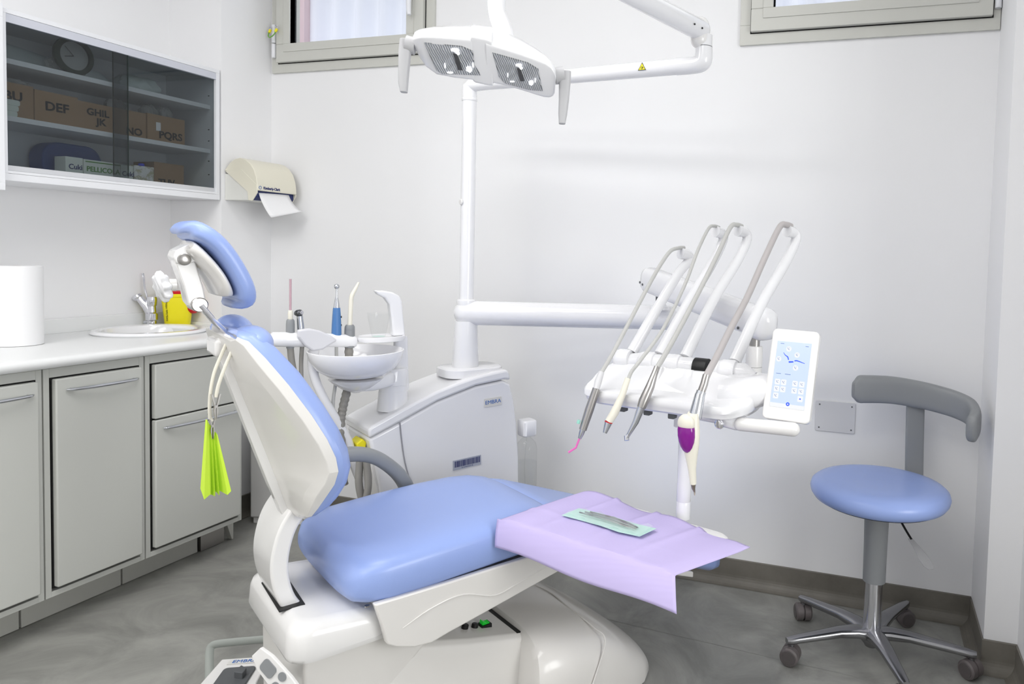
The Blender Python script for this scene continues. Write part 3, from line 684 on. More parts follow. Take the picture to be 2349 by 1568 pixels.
obj('backrest_spine', loft(secs), white_abs, t, CF, ang=25, bevel=.0015)
# the two shoulder pads around the headrest bar
for v, dz in ((-.085, .010), (.085, .0)):
    bm = bmesh.new(); bmesh.ops.create_uvsphere(bm, u_segments=28, v_segments=16, radius=1)
    for q in bm.verts: q.co = Vector((q.co.x*.040, q.co.y*.074, q.co.z*.036))
    obj('shoulder_pad', bm, blue_v, t, CF @ Matrix.Translation(c3(-.198, v, 1.082+dz)) @ Matrix.Rotation(math.radians(28), 4, 'Y'))
obj('bar_socket', B((-.262, -.045, 1.045), (-.205, .05, 1.085)), white_abs, t, CF @ Matrix.Identity(4), bevel=.008)
obj('headrest_bar', loft([sup(p, (0,1,0), (.8,0,.6), .017, .0055, 6, 16) for p in crom([c3(-.222,.02,1.06), c3(-.236,.02,1.095), c3(-.262,.025,1.127), c3(-.288,.03,1.162)], 5)]), chrome, t, CF)
obj('bar_pivot', lathe([(.016,-.022),(.016,.042),(.014,.044),(0,.044)], c3(-.290,.0,1.163), (0,-1,0), n=28), steel, t, CF)
# headrest joint arm
JP = [(-.337,1.265),(-.331,1.245),(-.318,1.204),(-.311,1.168),(-.299,1.150),(-.286,1.149),(-.276,1.162),(-.282,1.199),(-.292,1.237),(-.297,1.258),(-.315,1.279),(-.330,1.281)]
jp = JP
obj('headrest_arm', prism(jp, -.036, .030, 'xz'), white_abs, t, CF, bevel=.003, ang=45)
obj('headrest_bracket', prism([(-.300,1.300),(-.285,1.262),(-.306,1.254),(-.320,1.2485),(-.333,1.254),(-.3385,1.266),(-.334,1.280),(-.318,1.290)], -.046, .036, 'xz'), white_abs, t, CF, bevel=.002, ang=40)
obj('bracket_bolt', lathe([(.0125,0),(.0125,.003),(.011,.004),(0,.004)], c3(-.319,.0465,1.261), (0,-1,0), n=28), steel, t, CF)
bm = bmesh.new(); rings = []
for h, k in ((0,.86),(.004,1),(.012,1),(.016,.86)):
    rings.append([Vector((-.345-h, .0+math.cos(2*PI*j/64)*(.030+.0045*math.cos(8*2*PI*j/64))*k, 1.205+math.sin(2*PI*j/64)*(.030+.0045*math.cos(8*2*PI*j/64))*k)) for j in range(64)])
loft(rings, True, bm); KM = CF @ Matrix.Translation(Vector((-.335,0,1.205))) @ Matrix.Rotation(math.radians(-12), 4, 'Y') @ Matrix.Rotation(math.radians(14), 4, 'Z') @ Matrix.Translation(Vector((.335,0,-1.205)))
obj('headrest_knob', bm, white_gloss, t, KM, ang=60)
obj('knob_stem', lathe([(.014,0),(.013,.022)], (-.349,0,1.205), (1,0,.0), n=20), white_abs, t, CF)
# headrest cushion and shell
hp = [(-.331,1.325),(-.312,1.331),(-.290,1.322),(-.262,1.297),(-.236,1.258),(-.214,1.212),(-.207,1.182),(-.213,1.164),(-.229,1.156)]
HC = crom([(a,0,b) for a,b in hp], 3); secs = []; secs2 = []; m = len(HC)
for i, p in enumerate(HC):
    a = HC[max(i-1,0)]; b = HC[min(i+1,m-1)]; d = (b-a).normalized(); nn = Vector((-d.z,0,d.x)); k = i/(m-1)
    w = .128*(1-abs(2*k-1)**3.0*.62)**.9; th = .021*min(1,.3+4*min(k,1-k))
    secs.append(sup(p-nn*.004, (0,1,0), nn, w, th, 3.6, 36))
obj('headrest_cushion', loft(secs), blue_v, t, CF, ang=80)
hs = crom([(a,0,b) for a,b in ((-.312,1.303),(-.300,1.300),(-.276,1.272),(-.252,1.238),(-.236,1.205),(-.230,1.185),(-.232,1.178))], 4); m = len(hs); secs = []
for i, p in enumerate(hs):
    a = hs[max(i-1,0)]; b = hs[min(i+1,m-1)]; d = (b-a).normalized(); nn = Vector((-d.z,0,d.x)); k = i/(m-1)
    w = .112*(1-abs(2*k-1)**2.6*.75)**.8; th = .020*min(1,.35+3*min(k,1-k))
    secs.append(sup(p-nn*.011, (0,1,0), nn, w, .010, 2.6, 32, b2=th*.85))
obj('headrest_shell', loft(secs), warm_white, t, CF, ang=50)
# far armrest
obj('armrest', loft([sup(p, (0,1,0), nn, .026, .021, 3, 20) for p, nn in (lambda Q: [(Q[i], (lambda d: Vector((-d.z,0,d.x)))((Q[min(i+1,len(Q)-1)]-Q[max(i-1,0)]).normalized())) for i in range(len(Q))])(crom([c3(.06,-.30,.676), c3(.15,-.30,.680), c3(.22,-.30,.660), c3(.28,-.30,.612), c3(.318,-.30,.560), c3(.335,-.30,.505), c3(.33,-.28,.46)], 6))]), grey_pl, t, CF, ang=60)
CHAIR = t

# bib chain with clips and folded cloth hanging on the backrest
t = thing('bib_chain', 'white bib cord looped over the backrest top with two metal clips', 'bib clip', (-.25, 0, .9), M=CF)
obj('cord', tube([c3(-.274,.055,.915), c3(-.2755,.06,.945), c3(-.273,.06,.980), c3(-.266,.06,1.018), c3(-.253,.062,1.055), c3(-.243,.066,1.082), c3(-.236,.07,1.096), c3(-.229,.074,1.091), c3(-.236,.078,1.065), c3(-.250,.080,1.030), c3(-.262,.080,.993), c3(-.267,.078,.965)], .0036, 10, smooth=7), cream, t, CF)
def clip(p, flip):
    bm = bmesh.new(); z = p.z
    for sx in (1, -1):
        prism([(p.x+sx*.001, z-.03), (p.x+sx*.004, z-.010), (p.x+sx*.003, z), (p.x+sx*.009, z+.026), (p.x+sx*.0065, z+.027), (p.x+sx*.001, z+.002)], p.y-.005, p.y+.005, 'xz', bm)
    lathe([(.003,-.006),(.003,.006)], (p.x, p.y, z), (0,1,0), n=12, bm=bm); return bm
obj('clip', clip(c3(-.267,.077,.945), 0), steel, t, CF, smooth=False); obj('clip', clip(c3(-.269,.052,.898), 0), steel, t, CF, smooth=False)
obj('cord_end', tube([c3(-.274,.055,.918), c3(-.270,.053,.908)], .0036, 10), cream, t, CF)
t = thing('folded_bib', 'lime green folded bib hanging from the clip behind the backrest', 'bib', (-.262, -.04, .74), M=CF)
bm = bmesh.new(); secs = []
fan = [(0,-.024,.0),(1,-.021,.012),(2,-.009,.006),(3,-.003,-.003),(4,.0,.006),(5,.004,-.004),(6,.008,.006),(7,.011,-.004),(8,.022,.010),(9,.028,.012)]
top = [c3(-.269-.012+.0022*i*1.1, .050+fan[i][2]*.25, .912-(.004*i if i > 1 else 0)) for i in range(10)]
bot = [c3(-.266+fan[i][1]*1.05, .052+fan[i][2]*1.6, .742+(.02 if i in (0,) else .006 if i in (2,5,7) else 0)+(.008 if i > 8 else 0)) for i in range(10)]
R = []
for k in range(9): R.append([bm.verts.new(top[i].lerp(bot[i], k/8)) for i in range(10)])
for a, b in zip(R, R[1:]):
    for j in range(9): bm.faces.new((a[j], a[j+1], b[j+1], b[j]))
obj('cloth', bm, lime, t, CF, smooth=False, solid=.0012)

# ------------------------------------------------------------------ dental unit body with bowl, column and holders (same local frame)
U = thing('dental_unit', 'white dental water unit with spittoon bowl beside the chair', 'dental unit', (.58, .6, 0), M=CF)
body = [(.33,0),(.33,.42),(.318,.50),(.296,.60),(.283,.662),(.385,.702),(.52,.758),(.668,.797),(.786,.808),(.818,.79),(.836,.72),(.850,.63),(.862,.50),(.866,.36),(.862,0)]
obj('unit_body', prism(body, .50, .71, 'xz'), white_gloss, U, CF, bevel=.010, ang=30)
capp = [(.281,.664),(.277,.695),(.290,.705),(.36,.735),(.44,.768),(.52,.797),(.60,.819),(.668,.833),(.74,.843),(.80,.848),(.812,.83),(.815,.806),(.786,.811),(.668,.800),(.52,.761),(.385,.705)]
obj('unit_cap', prism(capp, .494, .716, 'xz'), white_gloss, U, CF, bevel=.009, ang=30)
obj('panel_seam', tube([(.385,.4965,.703),(.392,.4965,.64),(.405,.4965,.56),(.43,.4965,.47)], .0022, 6, smooth=3), mat('seam_grey', (.62,.62,.65), .6), U, CF)
def uf(s, z, sc=1): return facing(CF @ Vector((s, .4985, z)), CF.to_3x3() @ Vector((1,0,.03)), (0,0,1))
lp = obj('brand_plate', prism(rrect(-.036,-.0155,.036,.0155,.003), -.001, .0012, 'xy'), sticker, U, uf(.742,.731)); 
text('lettering', 'EMBRA', uf(.742,.731) @ Matrix.Translation((0,0,.0015)), .020, blueink, U, sx=1.08).parent = lp
bc = obj('barcode_label', prism(rrect(-.056,-.018,.056,.018,.001), -.001, .0012, 'xy'), mat('barcode_base', (.68,.70,.76), .5), U, uf(.640,.518), smooth=False)
bm = bmesh.new(); rnd = random.Random(3); x = -.051
while x < .05:
    w = rnd.choice((.0006,.0011,.0017)); box(bm, (x, -.008, .0013), (x+w, .014, .0018)); x += w+rnd.choice((.0008,.0013,.0018))
obj('barcode', bm, navyink, U, uf(.640,.518), smooth=False).parent = bc
text('lettering', '0 1 2 4 0 7 6 3 1 8', uf(.640,.518) @ Matrix.Translation((0,-.013,.0015)), .006, navyink, U).parent = bc
obj('suction_drawer', prism([(.295,.56),(.335,.40),(.36,.40),(.36,.64),(.29,.64)], .515, .69, 'xz'), white_abs, U, CF, bevel=.004)
obj('drawer_flap', prism([(.281,.60),(.262,.61),(.256,.64),(.275,.655),(.29,.64)], .54, .60, 'xz'), yellow, U, CF, bevel=.004)
# column
KC = Vector((.680, .60, 0))
pl_ = bmesh.new(); loft([[Vector((x, y, z)) for x, y in rrect(.585+i, .52+i, .815-i, .69-i, .06, 8)] for z, i in ((.825,0),(.853,0),(.857,.004))], True, pl_)
obj('column_base', pl_, white_gloss, U, CF, ang=40)
obj('column', lathe([(.049,.855),(.048,.89),(.043,.99),(.042,1.03)], KC, n=36), white_gloss, U, CF)
KW = CF @ KC
OA = Vector((KW.x, KW.y, 1.060)); EA = Vector((-.735, 2.535, 1.064)); dA = (EA-OA).normalized()
def capsule(a, b, r, r2=None, n=32, e1=True, e2=True):
    a, b = Vector(a), Vector(b); L = (b-a).length; r2 = r2 or r; pf = []
    if e1: pf += [(max(r*math.sin(k*PI/16), .0001 if k else 0), -r*math.cos(k*PI/16)) for k in range(0, 8)]
    pf += [(r, 0), (r2, L)]
    if e2: pf += [(max(r2*math.cos(k*PI/16), 0), L+r2*math.sin(k*PI/16)) for k in range(1, 9)]
    return lathe(pf, a, b-a, n=n)
obj('support_arm', capsule(OA, EA, .046), white_gloss, U, ang=60)
obj('column_collar', lathe([(.034,1.085),(.036,1.10),(.035,1.108),(.028,1.112)], (KW.x,KW.y,0), n=32), white_gloss, U)
# ball side
# lamp pole
obj('lamp_pole', tube([(KW.x, KW.y, 1.10), (KW.x, KW.y, 1.86)], .0265, 28), white_gloss, U)
obj('pole_ring', lathe([(.0275,1.850),(.029,1.853),(.029,1.858),(.0275,1.861)], (KW.x,KW.y,0), n=32), white_gloss, U)
obj('pole_button', lathe([(.011,0),(.011,.003),(.009,.005),(0,.005)], (KW.x-.013, KW.y-.024, 1.475), (-.45,-.9,0), n=24), white_abs, U)
# spittoon
BC = Vector((.238, .50, 0))
bm = lathe([(0,.872),(.055,.874),(.09,.882),(.122,.905),(.141,.935),(.147,.957),(.147,.962),(.143,.963),(.136,.945),(.115,.915),(.08,.897),(.03,.888),(0,.886)], BC, n=64)
obj('spittoon_bowl', bm, porcelain, U, CF, ang=60)
bm = lathe([(0,.822),(.012,.823),(.045,.838),(.075,.860),(.084,.869),(.05,.873)], BC, n=48)
obj('bowl_base', bm, white_gloss, U, CF, ang=60)
bm = bmesh.new(); loft([sup(Vector((s, .50+.03*k, z)), (0,1,0), (0,0,1), .04, h, 3, 24) for s, k, z, h in ((.225,0,.845,.016),(.29,.6,.845,.024),(.35,1.7,.848,.028),(.39,2.5,.850,.028))], True, bm)
obj('bowl_arm', bm, white_gloss, U, CF, ang=60)
PC = Vector((.392, .575, 0))
obj('bowl_pivot', lathe([(.050,.745),(.048,.775),(.0465,.819),(.045,.820),(.045,.822),(.0465,.823),(.0465,.872),(.042,.880),(.03,.882),(0,.882)], PC, n=40), white_gloss, U, CF)
obj('pivot_skirt', lathe([(.054,.735),(.051,.76),(.048,.80)], PC, n=40), white_gloss, U, CF)
# cup filler
obj('filler_post', loft([sup((.415,.57,z), (1,0,0), (0,1,0), a, .018, 3, 20) for z, a in ((.80,.03),(.88,.026),(.99,.022))]), white_gloss, U, CF)
obj('cup_platform', loft([sup((.335,.545,z), (1,0,0), (0,1,0), a, b, 2.4, 40) for z, a, b in ((.980,.062,.048),(.983,.076,.056),(.992,.080,.058),(.998,.080,.058),(.999,.076,.055),(.995,.070,.050))]), white_gloss, U, CF, ang=50)
bm = bmesh.new(); prism([(.375,.995),(.418,.995),(.404,1.118),(.395,1.134),(.370,1.147),(.335,1.153),(.312,1.153),(.322,1.140),(.345,1.128),(.362,1.105),(.370,1.05)], .535, .565, 'xz', bm)
obj('cup_filler', bm, white_gloss, U, CF, bevel=.006, ang=50)
# assistant holder
obj('holder_bar', loft([sup(p, (0,1,0), (0,0,1), r, r, 2.4, 24) for p, r in ((Vector((-.003,.55,1.006)),.016),(Vector((.004,.55,1.006)),.0225),(Vector((.06,.55,1.002)),.0235),(Vector((.15,.55,.995)),.0225),(Vector((.235,.55,.987)),.021),(Vector((.252,.55,.985)),.018),(Vector((.257,.55,.985)),.010))]), white_gloss, U, CF, ang=60)
obj('holder_fork', prism([(.066,1.035),(.066,1.012),(.085,.985),(.11,.965),(.14,.968),(.168,.985),(.185,.995),(.165,1.012),(.13,1.030),(.10,1.038)], .515, .535, 'xz'), mat('light_grey_plastic', (.84,.84,.86), .3, coat=.3), U, CF, bevel=.006, ang=50)
obj('holder_arm', tube([(.125,.545,.975),(.117,.545,.93),(.125,.545,.875),(.15,.545,.81),(.19,.548,.735),(.235,.56,.65),(.26,.57,.56),(.30,.60,.47)], [.015,.015,.014,.014,.014,.014,.014,.014], 16, smooth=6), white_gloss, U, CF)
# water bottle on the right end
t = thing('water_bottle', 'clear water bottle under a white cap on the unit side', 'bottle', (.915, .52, .30), M=CF)
WBc = Vector((.905,.515,0))
obj('bottle_cap', loft([[Vector((x,y,z)) for x,y in rrect(WBc.x-.030+i, WBc.y-.03+i, WBc.x+.030-i, WBc.y+.03-i, .012)] for z, i in ((.575,.004),(.580,0),(.632,0),(.638,.004))]), white_gloss, t, CF, ang=40)
obj('bottle_body', lathe([(.012,.57),(.018,.565),(.036,.545),(.041,.52),(.042,.34),(.038,.30),(.02,.285)], WBc, n=36, caps=False), clear, t, CF)
obj('dip_tube', tube([WBc+Vector((0,0,.57)), WBc+Vector((-.008,0,.45)), WBc+Vector((.004,0,.30))], .002, 8, smooth=4), clear, t, CF)
obj('water', lathe([(0,.301),(.036,.301),(.0405,.34),(.0405,.47),(0,.47)], WBc, n=36), glassy('water', (.985,.99,.995), .2, .01), t, CF)

# disposable cup
t = thing('plastic_cup', 'clear disposable plastic cup under the cup filler', 'cup', (.318,.52,1.0), M=CF)
pf = [(.0215,1.0)]
for k in range(1, 9): pf += [(.0215+.0015*k, 1.0+.0075*k), (.0222+.0015*k, 1.0+.0075*k+.002)]
pf += [(.0355,1.078),(.037,1.079)]
obj('cup_wall', lathe(pf, (.318,.52,0), n=32, caps=False), clear, t, CF, ang=20)
obj('cup_base', lathe([(.0215,1.0005),(.0,1.0008)], (.318,.52,0), n=24), mat('mint_plastic', (.78,.92,.88), .3, alpha=.6), t, CF)

# instruments in the assistant holder
HY = .55
t = thing('saliva_ejector', 'grey saliva ejector with a long thin clear pink tube, leftmost in the holder', 'suction handpiece', (.053,HY,.98), M=CF)
obj('handle', lathe([(.011,.975),(.0125,1.0),(.0125,1.05),(.0115,1.062),(.009,1.066),(0,1.066)], (.053,HY,0), n=24), grey_pl, t, CF)
obj('collar', lathe([(.006,1.066),(.0075,1.07),(.0065,1.076),(.0075,1.080),(.006,1.092),(.004,1.094)], (.053,HY,0), n=20), cream, t, CF)
obj('tube', tube([(.053,HY,1.09),(.053,HY,1.192)], .0035, 12), mat('pink_clear', (.80,.66,.70), .3, alpha=.75), t, CF)
obj('hose', tube([(.053,HY,.98),(.058,HY,.93),(.075,HY+.01,.85),(.10,HY+.02,.74),(.14,HY+.03,.6),(.2,HY+.04,.45)], .010, 12, smooth=5), hose_dk, t, CF)
t = thing('air_syringe', 'chrome air water syringe head standing second from left in the holder', 'syringe', (.08,HY,.98), M=CF)
obj('syringe_body', tube([(.086,HY,1.0),(.083,HY,1.04),(.080,HY,1.075)], [.0105,.0105,.009], 16, smooth=3), satin, t, CF)
hb = lathe([(.0,-.016),(.008,-.014),(.0105,-.006),(.0105,.006),(.007,.012),(0,.013)], (.078,HY,1.085), (.3,-.9,.15), n=24)
tube([(.080,HY,1.075),(.077,HY,1.088)], [.0085,.010], 12, hb); obj('syringe_head', hb, mat('dark_metal', (.45,.46,.48), .25, 1), t, CF)
obj('nozzle', lathe([(.006,0),(.006,.003),(.003,.003),(.003,.005)], (.0815,HY-.0125,1.087), (.3,-.9,.15), n=16), chrome, t, CF)
obj('hose', tube([(.088,HY,.985),(.085,HY,.93),(.086,HY,.87),(.09,HY+.01,.76),(.12,HY+.02,.6)], .0065, 10, smooth=5), hose_dk, t, CF)
t = thing('curing_light', 'blue curing light handpiece with thin silver neck and ball tip', 'curing light', (.192,HY,.99), M=CF)
obj('handle', loft([sup((.192,HY,z), (1,0,0), (0,1,0), a, a, 2.6, 24) for z, a in ((.985,.0145),(1.0,.0150),(1.04,.0140),(1.07,.0125),(1.095,.0108),(1.098,.0100))]), mat('steel_blue', (.30,.48,.70), .4), t, CF, ang=60)
obj('neck', lathe([(.0098,1.098),(.008,1.112),(.0055,1.125),(.0032,1.135),(.0030,1.160)], (.192,HY,0), n=20), satin, t, CF)
bm = bmesh.new(); bmesh.ops.create_uvsphere(bm, u_segments=16, v_segments=10, radius=.0085); bmesh.ops.translate(bm, vec=(.192,HY,1.167), verts=bm.verts); obj('ball_tip', bm, satin, t, CF)
for z in (1.068, 1.041): obj('button', lathe([(.0035,0),(.0035,.002)], (.204,HY-.006,z), (.8,-.5,0), n=12), black, t, CF)
obj('hose', tube([(.192,HY,.97),(.193,HY,.9),(.190,HY,.85),(.183,HY,.79),(.186,HY,.74)], .0055, 10, smooth=5), hose_m, t, CF)
t = thing('suction_handpiece', 'grey suction handpiece with bent cream tip, rightmost in the holder', 'suction handpiece', (.234,HY,.97), M=CF)
obj('handle', lathe([(.0155,.965),(.0162,.99),(.0162,1.022),(.0158,1.0225),(.0162,1.024),(.0155,1.034),(.012,1.040),(0,1.040)], (.234,HY,0), n=24), grey_pl, t, CF)
obj('suction_tip', tube([(.234,HY,1.038),(.236,HY,1.085),(.2385,HY,1.128),(.242,HY,1.140),(.251,HY,1.158),(.262,HY,1.180)], [.0075,.0072,.0068,.0068,.006,.0035], 16, smooth=4), cream, t, CF)
rp = [(.232,HY,.975),(.232,HY,.90),(.228,HY,.83),(.215,HY,.77),(.208,HY,.715),(.215,HY+.01,.62),(.23,HY+.03,.50)]
P = crom(rp, 14); rr = [.0125 if (i//2) % 2 else .0140 for i in range(len(P))]
obj('ribbed_hose', tube(P, rr, 14), hose_dk, t, CF, ang=20)

# hoses behind the chair
t = thing('suction_hose', 'pair of grey hoses hanging to the floor below the unit', 'hose', (.26,.45,0), M=CF)
obj('hose', tube([(.262,.47,.60),(.262,.45,.53),(.248,.44,.45),(.24,.44,.3),(.25,.46,.1),(.28,.5,.02)], .0115, 12, smooth=6), hose_dk, t, CF)
obj('hose', tube([(.245,.48,.60),(.24,.47,.52),(.262,.46,.44),(.32,.46,.40),(.40,.47,.45)], .012, 12, smooth=6), hose_dk, t, CF)
t = thing('floor_cable', 'white cable looping on the floor behind the chair', 'cable', (-1.9, 2.2, 0))
obj('cable', tube([(-2.10,1.98,.02),(-2.12,2.06,.008),(-2.08,2.12,.008),(-1.98,2.16,.008),(-1.85,2.13,.008),(-1.7,2.15,.02)], .007, 10, smooth=6), white_abs, t)

# ------------------------------------------------------------------ operating lamp on its arms
L = thing('operating_lamp', 'white twin reflector dental lamp on a folding arm above the chair', 'dental lamp', (-.784, 1.31, 1.62))
EL = Vector((-.554, 2.209, 1.909)); PT = Vector((KW.x, KW.y, 1.909)); dL = (EL-PT).normalized()
hb = tube([(KW.x, KW.y, 1.861), (KW.x, KW.y, 1.905), PT+dL*.012+Vector((0,0,.001)), PT+dL*.05], [.0275,.0265,.0255,.0235], 28)
obj('lower_arm', hb, white_gloss, L, ang=60)
obj('lower_arm_tube', tube([PT+dL*.02, PT+dL*.6, EL-dL*.05], [.0225,.0255,.0265], 28), white_gloss, L)
obj('elbow', tube([EL-dL*.08, EL-dL*.02, EL+dL*.006+Vector((0,0,.006)), EL+Vector((0,0,.022))+dL*.012, EL+Vector((0,0,.06))+dL*.012, EL+dL*.012+Vector((0,0,.09))], [.0275,.0275,.029,.029,.0265,.0265], 28, smooth=5), white_gloss, L, ang=60)
obj('elbow_ring', lathe([(.0272,0),(.0275,.001),(.0272,.002)], EL+dL*.012+Vector((0,0,.052)), n=32, caps=False), dgrey_pl, L)
E2 = EL+dL*.012+Vector((-.012,-.01,.105)); A2 = Vector((-.815, 1.37, 2.005))
obj('spring_arm', capsule(E2, A2, .033, .022), white_gloss, L, ang=60)
obj('knuckle', capsule(E2+Vector((0,.0,-.03)), E2+Vector((0,0,.012)), .029), white_abs, L, ang=60)
s_ = (A2-E2).normalized(); q_ = s_.cross(Vector((0,0,1))).normalized()
for k in (.04, .085): obj('arm_screw', lathe([(.003,0),(.003,.002)], E2+s_*k+(-q_ if q_.y > 0 else q_)*.0325+Vector((0,0,-.01)), (-q_ if q_.y > 0 else q_), n=12), black, L)
# lamp head frame
yaw = math.radians(-17.5-10); Rz = Matrix.Rotation(-yaw, 4, 'Z'); tilt = Matrix.Rotation(math.radians(-1.5), 4, 'Y')
LF = Matrix.Translation(Vector((-.784, 1.297, 1.694))) @ Rz
q = 1.45/1611
def lx(px): return (px-1108)*q*1.02
def lz(py, px=1108): return -(py-140+.028*0)*q*1.0+.0
# stations: px, top, fascia edge, lower edge of the face
stL = [(954,100,113,119),(958,91,112.5,128),(966,86,111.5,143),(978,82,111,158),(1000,76,110.6,172),(1040,70,110.6,177),(1083,67,111,179)]
stR = [(1112,70,116,181),(1150,74,124.5,186),(1190,90,134,195),(1222,107,143,203),(1243,121,150,208),(1256,132,157,209),(1264,142,166,206),(1268,150,176,200)]
def headsec(px, tp, ed, bo, fat=1.0):
    x = lx(px); a, b, c = lz(tp), lz(ed), lz(bo); k = min(1, (bo-tp)/85)
    yf, yb = -.03*k, .035*k
    return [Vector((x, yf, b+.001)), Vector((x, yf+.004*k, b+(a-b)*.35)), Vector((x, yf+.012*k, b+(a-b)*.75)), Vector((x, yf+.03*k, a)), Vector((x, .045*k, a+.002)), Vector((x, .085*k, a-(a-b)*.5)), Vector((x, .075*k, c+.018*k)), Vector((x, yb+.006, c)), Vector((x, yb, c)), Vector((x, yf+.003, b-.004*k))]
for st_ in (stL, stR):
    obj('lamp_housing', loft([headsec(*q_) for q_ in st_]), white_gloss, L, LF, ang=32, bevel=.002)
band = [(1080,66,106,180),(1086,65,105,184),(1112,66,108,188),(1126,70,112,189)]
obj('centre_band', loft([[v+Vector((0,-.004 if v.y < .02 else .004, 0)) for v in headsec(*q_)] for q_ in band]), white_gloss, L, LF, ang=32, bevel=.002)
# reflector windows on the lower face
face_m = mat('lamp_face_grey', (.84,.84,.87), .3, coat=.3)
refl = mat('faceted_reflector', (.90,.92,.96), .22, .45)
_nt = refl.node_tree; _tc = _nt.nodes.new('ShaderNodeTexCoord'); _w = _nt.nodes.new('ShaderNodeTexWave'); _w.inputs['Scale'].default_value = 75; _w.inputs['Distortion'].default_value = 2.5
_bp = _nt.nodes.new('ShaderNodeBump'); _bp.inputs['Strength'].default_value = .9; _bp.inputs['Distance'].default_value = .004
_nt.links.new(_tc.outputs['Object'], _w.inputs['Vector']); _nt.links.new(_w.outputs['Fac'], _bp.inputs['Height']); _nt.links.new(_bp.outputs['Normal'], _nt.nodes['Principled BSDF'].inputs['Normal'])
_cr = _nt.nodes.new('ShaderNodeValToRGB'); _cr.color_ramp.elements[0].color = (.50,.53,.60,1); _cr.color_ramp.elements[1].color = (1,1,1,1); _nt.links.new(_w.outputs['Fac'], _cr.inputs['Fac']); _nt.links.new(_cr.outputs['Color'], _nt.nodes['Principled BSDF'].inputs['Base Color'])  # light and dark stripes in the colour imitate reflections off the facets
def facepoint(px, py, st_, off):
    for (p0, t0, e0, b0), (p1, t1, e1, b1) in zip(st_, st_[1:]):
        if p0 <= px <= p1 or (p1, t1, e1, b1) == st_[-1] or px < p0:
            k = (px-p0)/(p1-p0); ed = e0+(e1-e0)*k; bo = b0+(b1-b0)*k; tp = t0+(t1-t0)*k; break
    A = headsec(px, tp, ed, bo); a, b = A[9], A[8]; f = (lz(py)-a.z)/(b.z-a.z); p = a.lerp(b, f)
    n = Vector((0, b.z-a.z, -(b.y-a.y))).normalized()
    if n.y > 0: n = -n
    return p+n*off
for st_, quad, lampc, sz in ((stL, [(980,119),(1060,121),(1084,128),(1086,152),(1100,171),(1012,172),(1001,166)], (1048,148), 1), (stR, [(1127,130),(1205,147),(1228,158),(1240,198),(1208,196),(1153,184),(1140,172)], (1187,167), .8)):
    bz = bmesh.new(); cx_ = sum(a for a, b in quad)/len(quad); cy_ = sum(b for a, b in quad)/len(quad)
    A = [bz.verts.new(facepoint(a, b, st_, .0004)) for a, b in quad]; bz.faces.new(A)
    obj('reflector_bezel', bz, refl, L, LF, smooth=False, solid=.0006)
    # concave faceted dish drawn as shallow bowl inside the window
    bz = bmesh.new(); rings = []
    for k, (sc, dp) in enumerate(((.97,.0012),(.90,.0010),(.72,.0008),(.5,.0007),(.25,.0006))):
        rings.append([bz.verts.new(facepoint(cx_+(a-cx_)*sc, cy_+(b-cy_)*sc, st_, dp+.0006)) for a, b in quad])
    for a, b in zip(rings, rings[1:]):
        for j in range(len(quad)): bz.faces.new((a[j], a[(j+1) % len(quad)], b[(j+1) % len(quad)], b[j]))
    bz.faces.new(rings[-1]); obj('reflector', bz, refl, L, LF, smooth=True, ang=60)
    lc = [facepoint(lampc[0]+dx, lampc[1]+dy, st_, .003) for dx, dy in ((-4*sz-3,-14*sz),(4*sz-3,-14*sz),(9*sz+3,14*sz),(-2*sz+3,14*sz))]
    bz = bmesh.new(); bz.faces.new([bz.verts.new(p) for p in lc]); obj('bulb_shield', bz, mat('shield_dark', (.30,.30,.31), .4), L, LF, smooth=False, solid=.002)
    for (dx, dy, w_, h_) in ((-2,-20,9,3.4),(3,-15,5,3),(26,12,7,5.5),(-17,20,7,1.6),(35,4,1.6,5),(-27,8,1.6,5)):  # glowing patches stand in for bright reflections on the dish
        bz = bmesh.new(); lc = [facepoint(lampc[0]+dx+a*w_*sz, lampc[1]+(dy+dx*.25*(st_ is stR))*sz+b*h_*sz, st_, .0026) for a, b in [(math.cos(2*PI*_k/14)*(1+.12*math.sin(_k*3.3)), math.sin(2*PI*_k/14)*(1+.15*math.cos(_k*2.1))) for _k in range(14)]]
        bz.faces.new([bz.verts.new(p) for p in lc]); obj('glint_patch', bz, mat('glint_patch', (1,1,1), .3, emit=(.97,.98,1), estr=1.6), L, LF, smooth=False, solid=.0008)
# glass cover of the middle
def lh(px, py, y): return Vector((lx(px), y, lz(py)))
for side, hub, ax, pts in ((0, (948,118), -1, [(937,104,.013),(934,130,.0125),(932,170,.011),(931,205,.0095),(932.5,224,.007)]), (1, (1275,162), 1, [(1291,150,.012),(1290,175,.0125),(1289,215,.011),(1287,250,.0095),(1286,274,.007)])):
    bm = bmesh.new()
    y = .02
    a = lh(hub[0]+(8 if side == 0 else -8), hub[1], y); b = lh(hub[0]+ax*13, hub[1]-4, y)
    tube([a, b], .0175, 24, bm); hdl = obj('handle_hub', bm, handle_grey, L, LF)
    secs = [sup(lh(px, py, y-.002), (1,0,0), (0,1,0), r, .010, 3, 20) for px, py, r in pts]
    obj('lamp_handle', loft(secs), handle_grey, L, LF, ang=60, bevel=.001)
# yoke from the spring arm down to the head
yk = [A2+Vector((0,0,.0)), A2+Vector((.005,-.02,-.05)), LF @ Vector((.018,.05,.155)), LF @ Vector((.022,.045,.11)), LF @ Vector((.034,.042,.075)), LF @ Vector((.040,.042,.045))]
obj('yoke', tube(yk, [.021,.020,.0195,.0185,.021,.023], 24, smooth=6), white_gloss, L, ang=60)
